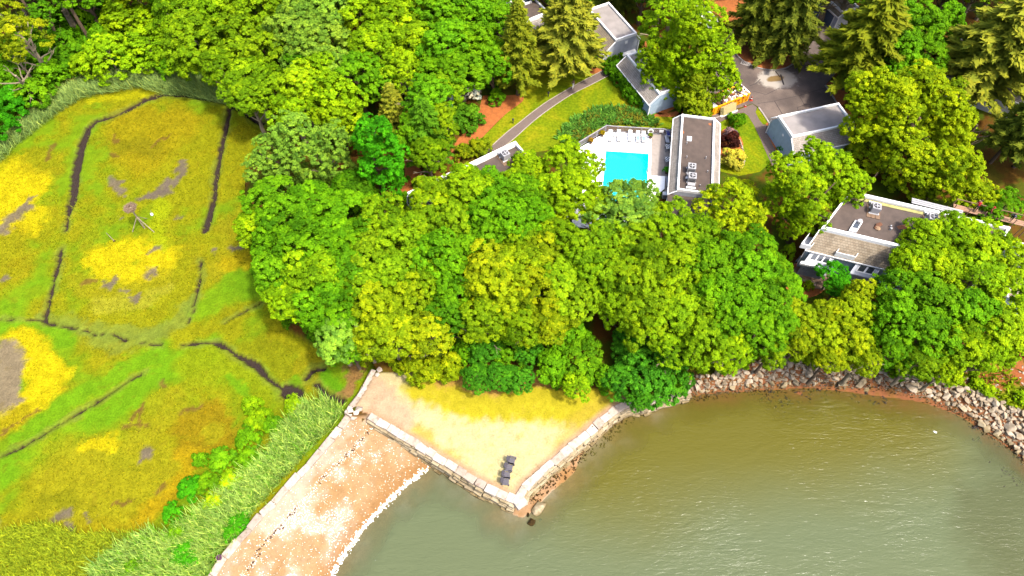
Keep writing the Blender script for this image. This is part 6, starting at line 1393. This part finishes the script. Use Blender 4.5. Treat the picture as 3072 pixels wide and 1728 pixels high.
# scalloped awning on the bay
u0 = rb.loc(*cQ([(210, 260)])[0], UP + 2.8); u1 = rb.loc(*cQ([(570, 350)])[0], UP + 2.8); aw = MB(); n = 20
for k in range(n):
    f0 = u0[0] + (u1[0] - u0[0]) * k / n; aw.box((f0 + (u1[0] - u0[0]) / n / 2, rb.W + FS + 1.4, 2.62 - .1 * (k % 2)), (abs(u1[0] - u0[0]) / n * .98, .04, .25))
aw.box(((u0[0] + u1[0]) / 2, rb.W + FS + 1.25, 2.78), (abs(u1[0] - u0[0]), .4, .05)); aw.build('awning', M_trim, rb.t)

# ------------------------------------------------------------------ people
M_skin = mat('skin', col(216, 160, 130, 2.6), var=.05, bump=0); M_hair = mat('dark_hair', (.02, .015, .01), var=.1)
def person(label, loc, rz, top, bottom, shoes, arms=0.0, stride=.18, lean=0.0, hat=None, crouch=0.0, bare=False):
    """one skinned body; clothing is painted by body region"""
    t = thing('person', label, 'person', loc, rz)
    k = 1 - crouch
    hip = .95 * k + .06; J = {}
    def P_(x, y, z): return (x, y + lean * max(0, z - hip), z)
    vs = [P_(0, 0, hip), P_(0, .01, hip + .22), P_(0, 0, hip + .46), P_(0, 0, hip + .56), P_(0, -.02, hip + .66), P_(0, -.02, hip + .80)]
    rad = [.15, .135, .165, .06, .095, .085]; ed = [(0, 1), (1, 2), (2, 3), (3, 4), (4, 5)]; reg = ['b', 't', 't', 's', 'h', 'h']
    for s_ in (-1, 1):
        n = len(vs); st_ = stride * s_
        vs += [P_(.1 * s_, 0, hip - .06), (.11 * s_, -.06 - st_ * .4 - crouch * .5, hip * .52), (.11 * s_, st_ * -1.0 if st_ < 0 else st_ * -1.0, .09), (.12 * s_, -.15 - st_, .04)]
        rad += [.095, .068, .045, .04]; ed += [(0, n), (n, n + 1), (n + 1, n + 2), (n + 2, n + 3)]; reg += ['b', 'b', 'l', 'f']
        n = len(vs); sw_ = arms
        vs += [P_(.19 * s_, 0, hip + .44), P_(.27 * s_, -.05 + .12 * s_ * stride * 4 - sw_ * .1, hip + .18 + sw_ * .12), P_(.26 * s_, -.2 - sw_ * .25, hip + .02 + sw_ * .3), P_(.25 * s_, -.26 - sw_ * .3, hip - .04 + sw_ * .32)]
        rad += [.062, .046, .035, .04]; ed += [(2, n), (n, n + 1), (n + 1, n + 2), (n + 2, n + 3)]; reg += ['t', 't', 's', 's']
    me = bpy.data.meshes.new('body'); me.from_pydata(vs, ed, []); o = bpy.data.objects.new('body', me); C.objects.link(o)
    sm = o.modifiers.new('skin', 'SKIN'); sd = me.skin_vertices[0].data
    for i, r_ in enumerate(rad): sd[i].radius = (r_, r_ * (.72 if i < 3 else 1)); sd[i].use_root = (i == 0)
    ss = o.modifiers.new('sub', 'SUBSURF'); ss.levels = ss.render_levels = 1
    dg = bpy.context.evaluated_depsgraph_get(); m2 = bpy.data.meshes.new_from_object(o.evaluated_get(dg)); bpy.data.objects.remove(o, do_unlink=True)
    m2.materials.clear(); mm = {'t': top, 'b': bottom, 's': M_skin, 'h': M_skin, 'l': M_skin if bare else bottom, 'f': shoes}; keys = list(mm)
    for q_ in keys: m2.materials.append(mm[q_])
    pv2 = [Vector(v) for v in vs]
    for p in m2.polygons:
        c = p.center; i = min(range(len(pv2)), key=lambda a: (pv2[a] - c).length / (rad[a] + .05)); p.material_index = keys.index(reg[i]); p.use_smooth = True
    link('body', m2, t)
    hz = hip + .77; hy = -.02 + lean * .75
    if hat: MB().lathe([(0, .14), (.1, .11), (.115, .02), (.17, .0), (.0, .0)], (0, hy, hz), 12).build('hat', hat, t)
    else: MB().lathe([(0, .12), (.07, .1), (.105, .03), (.1, -.06), (0, -.06)], (0, hy + .02, hz), 12).build('hair', M_hair, t)
    return t
x, y = G(*cT([(770, 645)])[0], UP); person('walker in a pale pink top and white shorts strolling on the lawn path', (x, y, UP + .03), R(-60), mat('pink_cloth', col(226, 170, 150)), mat('white_cloth', (.75, .75, .75)), M_black, bare=True)
x, y = G(*cQ([(180, 505)])[0], UP); person('person in black top and purple skirt standing on the patio', (x, y, UP + .06), R(200), mat('black_cloth', (.02, .02, .025)), mat('purple_cloth', col(120, 90, 190)), M_trim, stride=.05)
cO = crop(2850, 600, 222 / 1456)
# builders' platform along the back of the long house
M_plank = mat('scaffold_plank', col(224, 176, 140), var=.2, scale=4)
sc = thing('scaffold', 'timber scaffold platform along the back wall of the long house', 'scaffold', (*G(2890, 650, UP), UP), rb.rz + math.pi); q0 = Vector(G(2860, 634, UP + 5.0)); q1 = Vector(G(3085, 690, UP + 5.0)); so_ = sc.location
du = q1 - q0; SL = du.length; ua_ = math.atan2(du.y, du.x); sc.rotation_euler = (0, 0, ua_); sc.location = (q0.x, q0.y, UP)
for k in range(3): MB().box((SL / 2, .55 + k * .3, 5.0 + .005 * k), (SL, .27, .06)).build('plank', M_plank, sc)
for k in range(6):
    for v_ in (.4, 1.3): MB().box((k * SL / 5, v_, 2.95), (.09, .09, 5.9)).build('upright', M_plank, sc)
MB().box((SL / 2, 1.36, 5.9), (SL, .05, .12)).build('guard_rail', M_plank, sc)
lp = Vector(G(*cO([(260, 85)])[0], UP + 5.4)); 
def on_scaf(a, b): 
    x, y = G(*cO([(a, b)])[0], UP + 5.04); return (x, y, UP + 5.06)
sp = lambda f, v_: (q0.x + du.x * f - du.y / SL * v_, q0.y + du.y * f + du.x / SL * v_, UP + 5.07)
person('builder in a bright red shirt bending over on the scaffold', sp(.27, .8), R(150), mat('red_cloth', col(236, 20, 40)), mat('dark_trousers', col(60, 50, 60)), M_black, lean=-.5, arms=.6)
person('builder with a red cap crouching on the scaffold', sp(.46, .85), R(40), mat('coral_cloth', col(230, 110, 90)), mat('dark_trousers', col(60, 50, 60)), M_black, hat=mat('red_cloth', col(236, 20, 40)), crouch=.35)
person('builder in grey-blue stooping at the far end of the scaffold', sp(.76, .8), R(-60), mat('blue_grey_cloth', col(130, 140, 180)), mat('dark_trousers', col(60, 50, 60)), M_black, lean=-.7, crouch=.2, arms=.5)
x, y, z = sp(.30, 1.1); t = thing('timber_plank', 'orange-tan plank carried across the scaffold', 'timber', (x, y, z), ua_ + R(75)); MB().box((1.2, 0, .35), (3.4, .22, .05)).build('plank', M_plank, t); MB().box((1.2, 0, .32), (.1, .3, .64)).build('trestle', M_plank, t)
lt = thing('lumber_stack', 'stack of grey metal planks at the back edge of the long house', 'lumber', (*G(*cB([(1480, 215)])[0], UP + 5.4), UP + 5.2), ua_)
for k in range(3): MB().box((2.6, k * .3, .5 + .02 * k), (6.2, .26, .06)).build('plank', M_metal, lt)
for k in range(3): MB().box((.5 + 2.2 * k, .3, -2.4), (.09, .09, 5.75)).build('upright', M_plank, lt)

# ------------------------------------------------------------------ seaside lawn chairs
M_adir = mat('slate_plastic', col(112, 107, 120), rough=.6, var=.08, scale=4, bump=.02)
def lawn_chair(px, py, rz):
    x, y = G(px, py, UP + .35); t = thing('lawn_chair', 'slate grey slatted lawn chair in the row facing the bay', 'chair', (x, y, UP), rz, 'row of grey lawn chairs')
    for k in range(5): MB().box((-.24 + k * .12, .0, .36 - .0), (.11, .62, .03), 0, 0, R(10)).build('seat_slat', M_adir, t)
    for k in range(5): MB().box((-.24 + k * .12, .44, .66), (.11, .04, .78 - .06 * abs(k - 2)), 0, 0, R(-26)).build('back_slat', M_adir, t)
    for s_ in (-1, 1):
        MB().box((s_ * .38, .0, .56), (.14, .78, .03)).build('armrest', M_adir, t); MB().box((s_ * .36, -.32, .28), (.08, .1, .56)).build('leg', M_adir, t); MB().box((s_ * .33, .4, .22), (.06, .1, .62), 0, 0, R(20)).build('leg', M_adir, t)
cX = crop(1480, 1360, 160 / 1092)
for a, b, r_ in ((385, 150, 75), (335, 285, 77), (285, 440, 85), (262, 575, 85)): lawn_chair(*cX([(a, b)])[0], R(r_))

# ------------------------------------------------------------------ osprey platform, post, floats
x, y = G(434, 684, MARSH); t = thing('nest_platform', 'osprey nest of sticks on a braced pole in the marsh', 'nest platform', (x, y, MARSH - .1)); M_pole = mat('weathered_timber', col(226, 206, 176), scale=5)
hN = 4.3
MB().tube((0, 0, 0), (.1, 0, hN), .11, .1, 8).build('pole', M_pole, t)
for a in (R(-25), R(205), R(95)): MB().tube((1.7 * math.cos(a), 1.7 * math.sin(a), 0), (.06, 0, 2.6), .06, .06, 6).build('brace', M_pole, t)
MB().box((.1, 0, hN + .04), (1.1, 1.1, .08)).build('platform', M_pole, t)
nb = MB(); g2 = random.Random(3)
for k in range(220):
    a = g2.uniform(0, 6.28); r_ = g2.uniform(.25, .75); b_ = a + R(90) + g2.uniform(-.6, .6); z_ = hN + .1 + g2.uniform(0, .45) * (1 - abs(r_ - .5)); l_ = g2.uniform(.2, .5)
    nb.tube((.1 + r_ * math.cos(a) - l_ * math.cos(b_), r_ * math.sin(a) - l_ * math.sin(b_), z_), (.1 + r_ * math.cos(a) + l_ * math.cos(b_), r_ * math.sin(a) + l_ * math.sin(b_), z_ + g2.uniform(-.08, .08)), .025, .018, 4)
tag(nb.build('nest', mat('bleached_sticks', col(206, 172, 140), var=.4, scale=8), t), kind='stuff')
x, y = G(*cE([(1105, 232)])[0], MARSH); t = thing('float', 'small white float stranded under the nest platform', 'float', (x, y, MARSH)); MB().lathe([(0, 0), (.16, .06), (.2, .22), (.14, .4), (0, .46)]).build('body', M_trim, t); MB().tube((0, 0, .44), (.0, .3, .8), .02, .02, 5).build('rope', M_pole, t)
x, y = G(*cE([(830, 420)])[0], MARSH); t = thing('leaning_post', 'thin white post leaning in the marsh near the nest platform', 'post', (x, y, MARSH - .1)); MB().tube((0, 0, 0), (-.25, .1, 1.9), .06, .045, 7).build('post', M_pole, t); inst(RCK, M_wet, 'mud_clod', t, (0.05, -.05, .15), (0, 0, 0), (.5, .4, .3))
x, y = G(*cE([(1040, 300)])[0], MARSH); t = thing('fallen_post', 'short pale stake standing beside the nest platform', 'post', (x, y, MARSH - .1)); MB().tube((0, 0, 0), (-.5, .3, 1.6), .05, .04, 6).build('post', M_pole, t)
for (a, b), lb, s_ in ((cM([(1173, 858)])[0], 'white mooring buoy floating in the bay', .55), (cM([(1258, 972)])[0], 'tiny white lobster-pot float near the mooring buoy', .22), ((1126, 1681), 'small white float off the sandy beach', .28)):
    x, y = G(a, b, 0); t = thing('mooring_buoy', lb, 'buoy', (x, y, -.1), R(-30)); MB().lathe([(0, -.2), (.22, -.14), (.3, .08), (.22, .3), (.06, .36), (0, .36)], (0, 0, 0), 12).build('body', M_trim, t).scale = (1.5 * s_, .8 * s_, s_); MB().lathe([(.04, .3), (.06, .42), (0, .42)], (0, 0, 0), 8).build('ring', M_metal, t).scale = (s_, s_, s_)
x, y = G(*cG([(1313, 1342)])[0], 1.4); t = thing('bucket', 'small round purple bucket on the beach wall', 'bucket', (x, y, 1.33)); MB().lathe([(0, 0), (.2, 0), (.27, .38), (.24, .38), (.18, .05), (0, .05)]).build('pail', mat('purple_plastic', col(150, 90, 130)), t); MB().lathe([(.255, .36), (.285, .4), (.285, .36)]).build('rim', mat('pale_rim', col(220, 190, 210)), t)
x, y = G(*crop(2900, 1040, 172 / 704)([(678, 118)])[0], UP + .3); t = thing('bucket', 'red bucket lying in the weeds above the stone bank', 'bucket', (x, y, UP)); MB().lathe([(0, 0), (.3, 0), (.36, .5), (.33, .5), (.26, .05), (0, .05)]).build('pail', mat('red_plastic', col(230, 20, 50)), t); MB().lathe([(.345, .47), (.385, .52), (.385, .47)]).build('rim', mat('red_plastic', col(230, 20, 50)), t)
